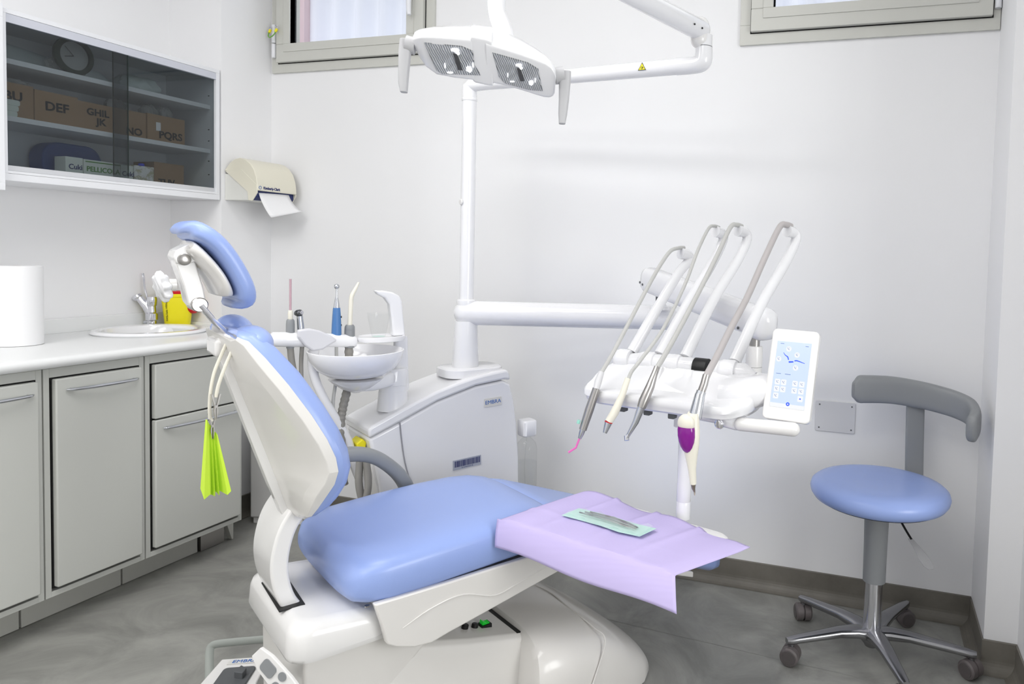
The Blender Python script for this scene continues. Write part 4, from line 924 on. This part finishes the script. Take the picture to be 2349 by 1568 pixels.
# warning triangle on the lower arm
tc = PT+dL*.72; nrm = Vector((dL.y, -dL.x, 0)).normalized()
TF = facing(tc+nrm*.0262+Vector((0,0,.002)), dL, (0,0,1))
bm = bmesh.new(); bm.faces.new([bm.verts.new(p) for p in ((-.0145,-.011,0),(.0145,-.011,0),(0,.0145,0))]); wt_ = obj('warning_sign', bm, black, L, TF, smooth=False, solid=.0006)
bm = bmesh.new(); bm.faces.new([bm.verts.new(p) for p in ((-.0115,-.0092,0.0006),(.0115,-.0092,.0006),(0,.0112,.0006))]); obj('sign_field', bm, yellow, L, TF, smooth=False).parent = wt_
bm = bmesh.new(); lathe([(.0028,0),(.0042,0),(.0042,.0004),(.0028,.0004)], (0,-.003,.0007), n=20, bm=bm, caps=False); box(bm, (.001,-.0045,.0007), (.0045,-.0012,.0011)); obj('sign_symbol', bm, black, L, TF, smooth=False).parent = wt_

# ------------------------------------------------------------------ instrument console (local frame: x to its right, y away, z up)
DO = (-.51299, 1.68, 0); DF = frame(DO, 100)
Cn = thing('instrument_console', 'white dentist instrument console with touch screen on a swing arm', 'dental console', (0, .1, .90), M=DF)
# swing arm from the horizontal arm
P0 = Vector((-.790, 2.500, 1.205)); P1 = Vector((-.318, 2.080, 1.108))
dd = (P1-P0).normalized(); sd = dd.cross(Vector((0,0,1))).normalized(); upv = sd.cross(dd)
secs = []
for k, a, b in ((-.028,.018,.022),(-.020,.033,.040),(0,.038,.047),(.5,.037,.047),(.98,.036,.046),(1.0,.036,.047)):
    c_ = P0.lerp(P1, k) if k > 0 else P0+dd*k
    secs.append(sup(c_, sd, upv, a, b, 3.2, 32))
obj('swing_arm', loft(secs), white_gloss, Cn, ang=50)
obj('arm_end', loft([sup(P0.lerp(P1, k), sd, upv, a, b, 3.2, 32) for k, a, b in ((.985,.038,.049),(1.05,.037,.048),(1.08,.03,.040),(1.095,.012,.018))]), white_gloss, Cn, ang=50)
for k, dz in ((-.02,-.012),(.012,-.016),(.93,-.028)):
    c_ = P0.lerp(P1, k)+(sd if sd.y < 0 else -sd)*.037+upv*dz
    obj('arm_slot', lathe([(.0045,0),(.0045,.002)], c_, (sd if sd.y < 0 else -sd), n=12), dgrey_pl, Cn)
PV = Vector((-.745, 2.478, 0))
obj('pivot_pin', lathe([(.016,1.105),(.016,1.165)], PV, n=20), dgrey_pl, Cn)
obj('pivot_boss', lathe([(.036,1.098),(.034,1.110),(.022,1.117)], PV, n=28), white_gloss, Cn)
PE = Vector((-.328, 2.085, 0))
obj('drop_pin', lathe([(.016,1.02),(.016,1.075)], PE, n=20), steel, Cn)
obj('drop_collar', lathe([(.025,.975),(.025,1.03),(.024,1.036),(.016,1.037)], PE, n=28), white_abs, Cn)
obj('drop_post', lathe([(.025,.91),(.0252,.974)], PE, n=28), white_abs, Cn)
obj('lower_knob', lathe([(.020,.868),(.021,.872),(.021,.91)], Vector((-.325,1.90,.0)), n=28), cream, Cn)
# tray body
def trp(w, d, z): return Vector((w, d, z))
outl = [(-.226,.055),(-.222,.020),(-.19,-.002),(-.10,-.004),(.05,-.002),(.165,-.004),(.205,.010),(.232,.050),(.243,.10),(.243,.16),(.22,.225),(.15,.24),(-.15,.24),(-.205,.215),(-.222,.15),(-.232,.10)]
O3 = []
mo = len(outl)
for i in range(mo):
    a,b,c,d = [Vector((*outl[(i+k-1) % mo], 0)) for k in range(4)]
    for k in range(5):
        u = k/5; O3.append(.5*((2*b)+(c-a)*u+(2*a-5*b+4*c-d)*u*u+(3*b-a-3*c+d)*u**3))
def ztop(y): return .937+.055*max(0, min(1, (y-.0)/.17))
cxy = Vector((0,.12,0))
def oring(sc, dz, top=True): return [Vector((cxy.x+(p.x-cxy.x)*sc, cxy.y+(p.y-cxy.y)*sc, (ztop(p.y) if top else .908+.03*max(0,min(1,p.y/.2)))+dz)) for p in O3]
secs = [oring(.90,-.006,False), oring(.97,.0,False), oring(.985,.010,False), oring(1.0,-.016), oring(.995,-.006), oring(.975,0), oring(.90,.003), oring(.6,.003), oring(.2,.003)]
obj('console_body', loft(secs), white_gloss, Cn, DF, ang=40)
# raised rear hump bar and knuckles
obj('rear_bar', tube([(-.185,.175,.990),(-.12,.172,.998),(0.045,.172,.998)], .026, 24), white_gloss, Cn, DF)
obj('rear_bar', tube([(.085,.172,.998),(.175,.175,.996),(.20,.175,.985)], [.026,.026,.018], 24), white_gloss, Cn, DF)
obj('socket', lathe([(.0272,-.019),(.0272,.019)], (.055,.170,.998), (1,0,0), n=28), black, Cn, DF)
arms = [(-.186,), (-.108,), (-.030,), (.132,)]
for i, (w,) in enumerate(arms):
    obj('knuckle', lathe([(0,-.027),(.018,-.0265),(.027,-.020),(.029,-.010),(.029,.016),(.027,.022),(0,.024)], (w,.168,1.000), (1,0,0), n=32), white_gloss, Cn, DF, ang=60)
# whip arms
whips = [[(-.169,.185,1.020),(-.132,.270,1.148),(-.108,.350,1.245),(-.094,.392,1.284),(-.096,.390,1.300),(-.109,.362,1.306)],
         [(-.081,.185,1.020),(-.059,.310,1.154),(-.033,.420,1.270),(-.018,.470,1.344),(-.019,.470,1.368),(-.029,.437,1.376)],
         [(-.002,.185,1.020),(.019,.320,1.170),(.047,.430,1.285),(.061,.472,1.350),(.056,.470,1.373),(.044,.437,1.379)],
         [(.141,.190,1.020),(.164,.320,1.166),(.195,.430,1.283),(.213,.472,1.353),(.207,.470,1.374),(.196,.437,1.380)]]
for p in whips:
    obj('whip_arm', tube(p, [.0165,.015,.0145,.0145,.0160,.0175], 20, smooth=6, ry=1), white_gloss, Cn, DF, ang=60)
# right side pod with neck to the screen
obj('side_pod', loft([sup((w,y,z), (0,1,0), (0,0,1), a, b, 2.8, 28) for w,y,z,a,b in ((.15,.14,.955,.09,.040),(.20,.14,.955,.09,.044),(.235,.14,.962,.075,.042),(.262,.14,.968,.058,.034),(.275,.14,.968,.045,.026))]), white_gloss, Cn, DF, ang=50)
obj('screen_neck', lathe([(.023,0),(.023,.06)], (.255,.12,.968), (1,0,0), n=28), white_abs, Cn, DF)
obj('under_body', loft([sup((w,.12,z), (0,1,0), (0,0,1), .07, h, 2.8, 24) for w,z,h in ((-.02,.905,.012),(.05,.900,.02),(.16,.900,.026),(.22,.925,.02))]), white_gloss, Cn, DF, ang=50)
# touch screen
TFm = facing(DF @ Vector((.320,.10,1.017)), DF.to_3x3() @ Vector((1,.03,-.015)), DF.to_3x3() @ Vector((.085,.30,1)))
tw, thh = .058, .112
sc = obj('screen_housing', prism(rrect(-tw,-thh,tw,thh,.012,6), -.022, 0, 'xy'), white_abs, Cn, TFm, bevel=.003, ang=40)
def scr(name, bm, m): o = obj(name, bm, m, Cn, TFm, smooth=False); o.parent = sc; return o
dw, dh = .042, .081
scr_m = mat('display', (.3,.35,.45), .2, emit=(.87,.93,1.0), estr=1.12)
scr('display', prism([(-dw,-dh),(dw,-dh),(dw,dh),(-dw,dh)], .0002, .0008, 'xy'), scr_m)
iw = mat('icon_white', (.3,.3,.3), .3, emit=(.98,.99,1), estr=1.22); ib = mat('icon_blue', (.02,.05,.3), .3, emit=(.16,.36,.98), estr=1.3); il = mat('icon_pale', (.1,.12,.2), .3, emit=(.52,.62,.86), estr=1.0)
for cx_, cy_ in ((-.030,-.020),(-.0145,-.020),(.0135,-.020),(.030,-.020),(-.030,-.037),(-.0145,-.037),(.0135,-.037),(.030,-.037),(-.030,-.054),(.030,-.055)): scr('screen_tile', prism(rrect(cx_-.0065,cy_-.007,cx_+.0065,cy_+.007,.002), .0009, .0011, 'xy'), iw)
for cx_, cy_ in ((-.012,.063),(.010,.050),(.010,.018),(-.034,.036)): scr('screen_tile', lathe([(.0065,.0009),(.0065,.0011)], (cx_,cy_,0), n=20), iw)
scr('screen_bar', prism([(-dw,-dh),(dw,-dh),(dw,-dh+.010),(-dw,-dh+.010)], .0009, .0010, 'xy'), iw)
bm = bmesh.new()
for cx_, cy_ in ((-.030,-.020),(-.0145,-.020),(.0135,-.020),(.030,-.020),(-.030,-.037),(-.0145,-.037),(.0135,-.037),(.030,-.037),(-.030,-.054),(-.012,.063),(.010,.050),(.010,.018),(-.034,.036)):
    tube([(cx_-.003,cy_+.003,.0013),(cx_-.001,cy_-.001,.0013),(cx_+.002,cy_-.002,.0013)], .0006, 6, bm); tube([(cx_+.0005,cy_+.002,.0013),(cx_+.002,cy_+.003,.0013)], .0006, 6, bm)
for x_, y_, l_ in ((-.036,.0005,.012),(-.014,.0005,.014),(-.034,.075,.009),(.028,.073,.008)): prism([(x_,y_-.0007),(x_+l_,y_-.0007),(x_+l_,y_+.0007),(x_,y_+.0007)], .0011, .0013, 'xy', bm)
scr('screen_icons', bm, il)
bm = bmesh.new(); tube([(-.024,.053,.0014),(-.019,.047,.0014),(-.0125,.043,.0014),(-.0095,.036,.0014)], [.0005,.0010,.0014,.0012], 6, bm, smooth=4)
tube([(-.008,.031,.0014),(.003,.0325,.0014)], [.0020,.0016], 6, bm); tube([(.0055,.035,.0014),(.012,.036,.0014),(.031,.031,.0014)], [.0014,.0014,.0006], 6, bm, smooth=4)
lathe([(.0018,.0012),(.0045,.0012),(.0045,.0014),(.0018,.0014)], (.002,-.071,0), n=24, bm=bm, caps=False); box(bm, (.028,-.0565,.0012), (.032,-.0535,.0014)); scr('screen_graphics', bm, ib)
# handle below
obj('pull_handle', capsule((.215,.045,.893), (.345,.050,.897), .0165), white_abs, Cn, DF, ang=60)
obj('handle_mount', loft([sup((w,.055,z), (0,1,0), (0,0,1), a, b, 2.5, 20) for w,z,a,b in ((.13,.915,.03,.012),(.165,.900,.03,.02),(.20,.893,.022,.018),(.225,.893,.017,.0165))]), white_gloss, Cn, DF)
bm = lathe([(.0125,0),(.0125,.004),(.010,.005),(.010,.008),(.007,.009),(0,.009)], (.172,.018,.893), (-.1,-1,0), n=24); obj('mount_bolt', bm, chrome, Cn, DF)
for w in (-.105,-.032,.038): obj('hook', prism(rrect(w-.009,.892-.006,w+.009,.912,.003), .022, .040, 'xz'), dgrey_pl, Cn, DF, bevel=.001)
obj('tray_socket', loft([sup((.028,.127,z), (1,0,0), (0,1,0), .026, .026, 2.8, 24) for z in (.845,.905)]), white_abs, Cn, DF)

# hanging instruments: hoses over the whip arms down to the handpieces
def ip(*a): return [Vector(x) for x in a]
t = thing('syringe_handpiece', 'steel syringe with bent pink tip, leftmost on the console', 'syringe', (-.17,0,.90), M=DF)
obj('hose', tube(ip((-.103,.375,1.323),(-.110,.355,1.322),(-.119,.315,1.312),(-.121,.260,1.275),(-.121,.190,1.218),(-.131,.100,1.119),(-.148,.040,1.034),(-.164,.012,.985)), .0058, 12, smooth=7), hose_m, t, DF)
obj('swivel', tube(ip((-.164,.012,.986),(-.165,-.002,.963),(-.164,-.012,.944)), [.0078,.0098,.0088], 16), mat('swivel_grey', (.84,.84,.85), .4), t, DF)
obj('steel_body', tube(ip((-.164,-.011,.946),(-.176,-.025,.890),(-.185,-.040,.840)), [.0105,.0118,.0100], 20), steel, t, DF)
obj('nose_cone', tube(ip((-.185,-.040,.841),(-.187,-.043,.830),(-.190,-.046,.818)), [.0080,.0070,.0045], 16), satin, t, DF)
obj('lever_button', tube(ip((-.192,-.047,.866),(-.194,-.049,.857)), .0045, 10), mat('mint', (.62,.86,.80), .4), t, DF)
obj('pink_tip', tube(ip((-.190,-.046,.819),(-.197,-.052,.794),(-.214,-.060,.781)), [.0028,.0028,.0030], 10), mat('pink_plastic', (.90,.45,.74), .3), t, DF)
t = thing('scaler_handpiece', 'cream ultrasonic handpiece with red ring, second from left on the console', 'scaler', (-.11,0,.9), M=DF)
obj('hose', tube(ip((-.024,.455,1.389),(-.030,.430,1.392),(-.036,.400,1.382),(-.034,.320,1.314),(-.027,.220,1.215),(-.031,.100,1.102),(-.057,.030,1.027),(-.071,.010,.999),(-.076,.001,.980)), .0050, 12, smooth=7), hose_m, t, DF)
obj('body', tube(ip((-.077,.000,.981),(-.083,-.015,.940),(-.096,-.030,.896),(-.107,-.040,.872)), [.0075,.0085,.0112,.0100], 20), cream, t, DF)
obj('red_ring', tube(ip((-.107,-.040,.8722),(-.1075,-.0405,.8700)), .0104, 20), red, t, DF)
obj('metal_tip', tube(ip((-.1075,-.0405,.870),(-.112,-.050,.844)), [.0100,.0052], 20), satin, t, DF)
t = thing('turbine_handpiece', 'brushed steel turbine handpiece, third from left on the console', 'turbine handpiece', (-.02,0,.9), M=DF)
obj('hose', tube(ip((.050,.455,1.393),(.043,.430,1.396),(.034,.400,1.386),(.028,.320,1.303),(.020,.220,1.205),(.004,.120,1.097),(-.003,.060,1.041),(-.005,.028,1.016),(-.005,.018,1.008)), .0070, 12, smooth=7), hose_m, t, DF)
obj('motor', tube(ip((-.004,.020,1.014),(-.005,.005,.994),(-.009,-.005,.969),(-.019,-.020,.932),(-.022,-.026,.916)), [.0080,.0088,.0115,.0130,.0112], 20), steel, t, DF)
obj('shank', tube(ip((-.022,-.026,.917),(-.032,-.035,.880),(-.048,-.043,.846)), [.0102,.0080,.0048], 20), satin, t, DF)
bm = tube(ip((-.048,-.043,.848),(-.051,-.045,.838)), [.0052,.0056], 14); lathe([(.0062,-.006),(.0062,.006)], (-.051,-.045,.839), (.3,-.3,-.9), n=16, bm=bm); obj('turbine_head', bm, chrome, t, DF)
t = thing('light_handpiece', 'cream handpiece with violet window hanging rightmost on the console', 'handpiece', (.13,0,.85), M=DF)
obj('hose', tube(ip((.202,.455,1.394),(.195,.430,1.397),(.185,.400,1.388),(.178,.300,1.301),(.167,.200,1.196),(.152,.120,1.114),(.147,.050,1.054),(.146,.000,1.020),(.145,-.010,1.010)), .0090, 12, smooth=7), mat('hose_warm', (.72,.70,.70), .45), t, DF)
obj('motor', tube(ip((.145,-.010,1.014),(.143,-.018,.993),(.139,-.024,.975)), [.0092,.0096,.0098], 20), steel, t, DF)
obj('ring', tube(ip((.139,-.024,.976),(.137,-.027,.967)), .0120, 20), satin, t, DF)
obj('adapter', tube(ip((.137,-.027,.969),(.135,-.035,.943),(.132,-.042,.915)), [.0125,.0145,.0165], 20), satin, t, DF)
obj('body', loft([sup(p, (1,0,0), (0,1,.2), a, b, 2.3, 24) for p, a, b in ((Vector((.131,-.048,.928)),.014,.012),(Vector((.127,-.052,.905)),.020,.016),(Vector((.128,-.055,.883)),.0225,.017),(Vector((.130,-.058,.857)),.0215,.016),(Vector((.134,-.060,.827)),.0150,.012),(Vector((.137,-.060,.796)),.0095,.009),(Vector((.141,-.060,.762)),.0075,.0075))]), cream, t, DF, ang=60)
bm = bmesh.new(); bmesh.ops.create_uvsphere(bm, u_segments=24, v_segments=16, radius=1)
for q_ in bm.verts: q_.co = Vector((.122+q_.co.x*.0212, -.070+q_.co.y*.013, .905+q_.co.z*.0225))
obj('white_cap', bm, cream, t, DF)
bm = bmesh.new(); secs = []
for z, a in ((.897,.0205),(.890,.0215),(.875,.0215),(.862,.0195),(.850,.0155),(.841,.010),(.836,.004)): secs.append(sup((.1225+(.897-z)*.07,-.070,z), (1,0,0), (0,1,0), a, .0135*a/.02, 2.3, 24))
loft(secs, True, bm); obj('violet_window', bm, purple, t, DF, ang=60)
obj('metal_tip', tube(ip((.141,-.060,.764),(.142,-.060,.750),(.144,-.058,.742),(.1465,-.061,.735)), [.0065,.0042,.0022,.0012], 14), mat('dark_tip', (.62,.58,.54), .3, 1), t, DF)

# ------------------------------------------------------------------ side tray on its post, bib and pouch on it
t = thing('instrument_tray', 'white side tray under the lilac bib, hung on a white post', 'tray', (.035,.127,.60), M=DF)
obj('post', lathe([(.0195,.597),(.0195,.642),(.0190,.643),(.0190,.644),(.0195,.645),(.0195,.685),(.0188,.70),(.0188,.846)], (.033,.127,0), n=32), white_gloss, t, DF)
TR = lambda x, y, z: Vector((x, y, z))
cn = [(-.60,.02),(.215,-.045)]
tq = [Vector((-.735,1.660)), Vector((-.395,1.490)), Vector((-.288,1.560)), Vector((-.325,1.762)), Vector((-.62,1.86))]
F0 = (-.40,1.487); F1 = (-.305,1.73); F2 = (-.74,1.868); F3 = (-.86,1.60)
def trayring(z, ins):
    cx_ = sum(p[0] for p in (F0,F1,F2,F3))/4; cy_ = sum(p[1] for p in (F0,F1,F2,F3))/4; out = []
    Q = [Vector((cx_+(p[0]-cx_)*(1-ins), cy_+(p[1]-cy_)*(1-ins))) for p in (F3,F0,F1,F2)]
    for i in range(4):
        a, b, c = Q[i-1], Q[i], Q[(i+1) % 4]
        for k in range(7):
            u = k/6; p = (b+(a-b).normalized()*.05)*(1-u)**2+b*2*u*(1-u)+(b+(c-b).normalized()*.05)*u*u; out.append(Vector((p.x, p.y, z)))
    return out
obj('tray_plate', loft([trayring(.578,.04), trayring(.581,.01), trayring(.594,0), trayring(.5965,.012)]), white_abs, t, ang=40)
# lilac bib
lil = mat('lilac_paper', (.80,.75,.925), .8)
_nt = lil.node_tree; _tc = _nt.nodes.new('ShaderNodeTexCoord'); _mp = _nt.nodes.new('ShaderNodeMapping'); _mp.inputs['Rotation'].default_value = (0,0,math.radians(10)); _w = _nt.nodes.new('ShaderNodeTexWave'); _w.bands_direction = 'Y'; _w.inputs['Scale'].default_value = 55
_bp = _nt.nodes.new('ShaderNodeBump'); _bp.inputs['Strength'].default_value = .12; _bp.inputs['Distance'].default_value = .001
_nt.links.new(_tc.outputs['Object'], _mp.inputs[0]); _nt.links.new(_mp.outputs[0], _w.inputs['Vector']); _nt.links.new(_w.outputs['Fac'], _bp.inputs['Height']); _nt.links.new(_bp.outputs['Normal'], _nt.nodes['Principled BSDF'].inputs['Normal'])
NL, NR, FL, FR = Vector((-.905,1.600,.607)), Vector((-.388,1.468,.600)), Vector((-.785,1.885,.607)), Vector((-.258,1.685,.598))
NLb, NRb = Vector((-.900,1.580,.535)), Vector((-.372,1.430,.528))
bm = bmesh.new(); R = []; NX, NY = 60, 40
for j in range(NY+1):
    v = j/NY; row = []
    for i in range(NX+1):
        u = i/NX
        if v < .24:
            k = v/.24; a = NLb.lerp(NL, k); b = NRb.lerp(NR, k); p = a.lerp(b, u)
            bul = math.sin(k*PI)*.006; p += Vector((.2,-.9,0))*bul
            p.z += .004*math.sin(u*9)*(1-k)
        else:
            k = (v-.24)/.76; a = NL.lerp(FL, k); b = NR.lerp(FR, k); p = a.lerp(b, u)
            p.z += .0035*math.sin(u*PI)*math.sin(k*PI)+.0015*math.sin(u*21+2*k)+ .006*max(0, k-.85)/.15*math.sin(u*13)
            for cu in (.24,.49,.74): p.z += .007*math.exp(-((u-cu)/.014)**2)*(.2+.8*k)
            p.z += .004*math.exp(-((k-.36)/.02)**2)*(1-u)
            if u < .12: p.z -= .010*((.12-u)/.12)**2
            if u > .93: p.z -= .006*((u-.93)/.07)
        row.append(bm.verts.new(p))
    R.append(row)
for a, b in zip(R, R[1:]):
    for j in range(NX): bm.faces.new((a[j], a[j+1], b[j+1], b[j]))
o = obj('lilac_bib', bm, lil, solid=.0012); tag(o, 'lilac paper bib spread over the tray and chair seat', 'bib')
# sterilisation pouch with instruments
pc = Vector((-.62,1.655,.614)); PF = Matrix.Translation(pc) @ Matrix.Rotation(math.radians(-15.5), 4, 'Z')
t = thing('instrument_pouch', 'pale green sterile pouch with steel instruments lying on the lilac bib', 'pouch', (0,0,0), M=PF)
bm = bmesh.new(); R = []
for i in range(25):
    u = i/24; row = []
    for j in range(9):
        v = j/8; w = .030*(1-.12*math.sin(u*12)); x = (u-.5)*.235; y = (v-.5)*2*w+.004*math.sin(u*9)
        z = .0035+.012*math.sin(v*PI)*math.sin(max(0,min(1,u*1.15-.06))*PI)**.6+.003*math.sin(u*30+v*5)+(.008*max(0,u-.75)*4*abs(v-.5))
        row.append(bm.verts.new((x, y, z)))
    R.append(row)
for a, b in zip(R, R[1:]):
    for j in range(8): bm.faces.new((a[j], a[j+1], b[j+1], b[j]))
obj('pouch_film', bm, mat('pouch_film', (.90,.96,.95), .15, alpha=.22), t, PF)
bm = bmesh.new(); A = [bm.verts.new((x, y+.004*math.sin(x*60), .001+.001*math.sin(x*90+y*50))) for x, y in ((-.122,-.033),(-.06,-.034),(0,-.03),(.06,-.034),(.118,-.032),(.124,.034),(.06,.032),(0,.034),(-.06,.031),(-.118,.033))]; bm.faces.new(A)
obj('pouch_paper', bm, mat('pouch_mint', (.78,.91,.88), .6), t, PF, smooth=False, solid=.0008)
for k, (y, r) in enumerate(((-.009,.0028),(.002,.0036),(.011,.0026))):
    obj('probe', tube([(-.085+.01*k, y, .009),(.0, y+.001, .010),(.06, y-.002, .009),(.092, y-.004*k, .007)], [r*.6,r,r*.9,.0012], 8), steel, t, PF)

# ------------------------------------------------------------------ foot control
FC = Matrix.Translation(Vector((-1.649,1.488,0))) @ Matrix.Rotation(math.radians(28), 4, 'Z')
t = thing('foot_control', 'white foot pedal box with grey pedal and bent grey bar', 'foot control', (0,0,0), M=FC)
fx = [(-.085,.10),(.055,.10),(.070,-.14),(-.105,-.14)]
obj('pedal_box', loft([[Vector((x*k, y*k, z)) for x, y in fx] for z, k in ((.012,1.0),(.055,1.0),(.085,.93),(.088,.91))]), white_abs, t, FC, smooth=False, bevel=.005)
obj('base_plate', B((-.12,-.15,.0), (.09,.11,.012)), dgrey_pl, t, FC, bevel=.003)
obj('pedal', loft([[Vector((x, y, z)) for x, y in rrect(-.05,-.14,.035,.035,.012)] for z in (.085,.094)]), dgrey_pl, t, FC, bevel=.002)
obj('pedal_lever', prism([(-.005,-.02),(.02,-.03),(.022,-.005),(.002,.012)], .092, .112, 'xy'), dgrey_pl, t, FC, smooth=False, bevel=.002)
LFm = FC @ Matrix.Translation((-.008,.068,.0895))
obj('name_plate', B((-.045,-.010,-.001), (.045,.012,.0004)), sticker, t, LFm, smooth=False)
text('lettering', 'EMBRA', LFm @ Matrix.Translation((0,.001,.0008)), .020, blueink, t, sx=1.1)
fb = [(-.100,.06,.01),(-.115,.10,.05),(-.128,.135,.090),(-.123,.145,.103),(-.08,.150,.105),(.05,.156,.105),(.16,.158,.105),(.17,.155,.092),(.15,.10,.04),(.135,.06,.008)]
obj('guard_bar', tube(fb, .011, 8, smooth=3, ry=.35), mat('bar_grey', (.60,.62,.60), .45), t, FC, ang=60)

# ------------------------------------------------------------------ stool
SO = Vector((.045, 2.385, 0))
t = thing('dental_stool', 'blue round swivel stool with grey curved backrest on five casters', 'stool', SO)
T_ = Matrix.Translation(SO)
obj('seat', lathe([(0,.518),(.16,.517),(.19,.519),(.207,.527),(.216,.540),(.219,.553),(.215,.567),(.203,.577),(.18,.583),(.15,.585),(.08,.581),(0,.579)], (0,0,0), n=72), blue_v, t, T_ @ Matrix.Translation((.003,0,0)), ang=80)
obj('seat_plate', lathe([(.05,.494),(.062,.500),(.062,.518)], (0,0,0), n=36), grey_pl, t, T_)
obj('seat_underplate', lathe([(0,.512),(.16,.512),(.19,.5175)], (.003,0,0), n=48), dgrey_pl, t, T_)
obj('column_cover', lathe([(.031,.250),(.036,.252),(.037,.37),(.0385,.45),(.040,.496)], (0,0,0), n=36), grey_pl, t, T_)
obj('gas_column', lathe([(.0285,.07),(.0285,.251)], (0,0,0), n=36), chrome, t, T_)
obj('hub', lathe([(.022,.035),(.024,.04),(.042,.062),(.044,.080),(.036,.096),(.028,.098)], (0,0,0), n=40), mat('cast_alu', (.60,.60,.61), .22, 1), t, T_)
AN = [-4, 65, 147, 210, 290]; RR = [.305,.275,.285,.290,.272]
for a, r in zip(AN, RR):
    a = math.radians(a); d = Vector((math.cos(a), math.sin(a), 0)); n_ = Vector((-d.y, d.x, 0))
    secs = []
    for k, w, z, h in ((.02,.034,.078,.018),(.06,.029,.086,.016),(.12,.024,.089,.013),(r-.03,.016,.079,.011),(r-.005,.015,.076,.011),(r+.010,.011,.076,.009)):
        secs.append(sup(d*k+Vector((0,0,z)), n_, (0,0,1), w, h, 3, 16))
    leg = obj('leg', loft(secs), MATS['cast_alu'], t, T_, ang=60)
    tip = d*(r-.005)
    obj('leg_post', lathe([(.010,.056),(.010,.078)], tip, n=20), MATS['cast_alu'], t, T_)
    ca = a+.9; cd = Vector((math.cos(ca), math.sin(ca), 0)); ct = tip+Vector((math.cos(a)*.0,0,0))
    cm = mat('caster_grey', (.40,.375,.375), .5)
    bm = lathe([(.0,-.028),(.025,-.028),(.0298,-.023),(.0302,-.003),(.024,-.002),(.024,.002),(.0302,.003),(.0298,.023),(.025,.028),(0,.028)], ct+Vector((0,0,.0304)), cd, n=36)
    obj('caster', bm, cm, t, T_, ang=30)
    obj('caster_disc', lathe([(.0225,.0282),(.0215,.030),(0,.030)], ct+Vector((0,0,.0304)), (-cd if cd.y > 0 else cd), n=28), mat('caster_disc', (.34,.32,.32), .45), t, T_)
# back support
def spos(px_, d_, z): return Vector((px_, d_, z))
obj('back_stem', loft([sup(p, (1,.25,0), (-.25,1,.0), .030, .007, 6, 20) for p in (Vector((.10,.12,.505)), Vector((.116,.18,.508)), Vector((.122,.212,.53)), Vector((.119,.222,.65)), Vector((.116,.226,.80)))]), grey_pl, t, T_, ang=50)
bp = crom([(-.094,.165,.846),(-.06,.185,.848),(.03,.212,.848),(.12,.215,.840),(.19,.205,.830),(.245,.180,.820),(.282,.140,.808),(.290,.085,.790),(.278,.045,.776),(.270,.030,.772)], 5); m = len(bp); secs = []
for i, p in enumerate(bp):
    a = bp[max(i-1,0)]; b = bp[min(i+1,m-1)]; d = (b-a); d.z = 0; d.normalize(); nn = Vector((-d.y, d.x, 0)); k = i/(m-1); e = min(1, .55+6*min(k,1-k))
    secs.append(sup(p, (0,0,1), nn, (.050-.008*k)*e, .019*e, 3.4, 28))
obj('back_support', loft(secs), grey_pl, t, T_, ang=60)
obj('lever_rod', tube([(.070,-.02,.508),(.071,-.03,.478),(.085,-.045,.455),(.105,-.065,.43)], .0035, 10, smooth=4), black, t, T_)
obj('lever_paddle', loft([sup(p, (1,.3,.3), (0,.3,-.2), a, .004, 2.5, 20) for p, a in ((Vector((.100,-.062,.432)),.006),(Vector((.120,-.075,.412)),.009),(Vector((.140,-.09,.388)),.014),(Vector((.155,-.10,.370)),.014),(Vector((.163,-.105,.361)),.007))]), mat('paddle_grey', (.62,.62,.63), .35), t, T_, ang=60)
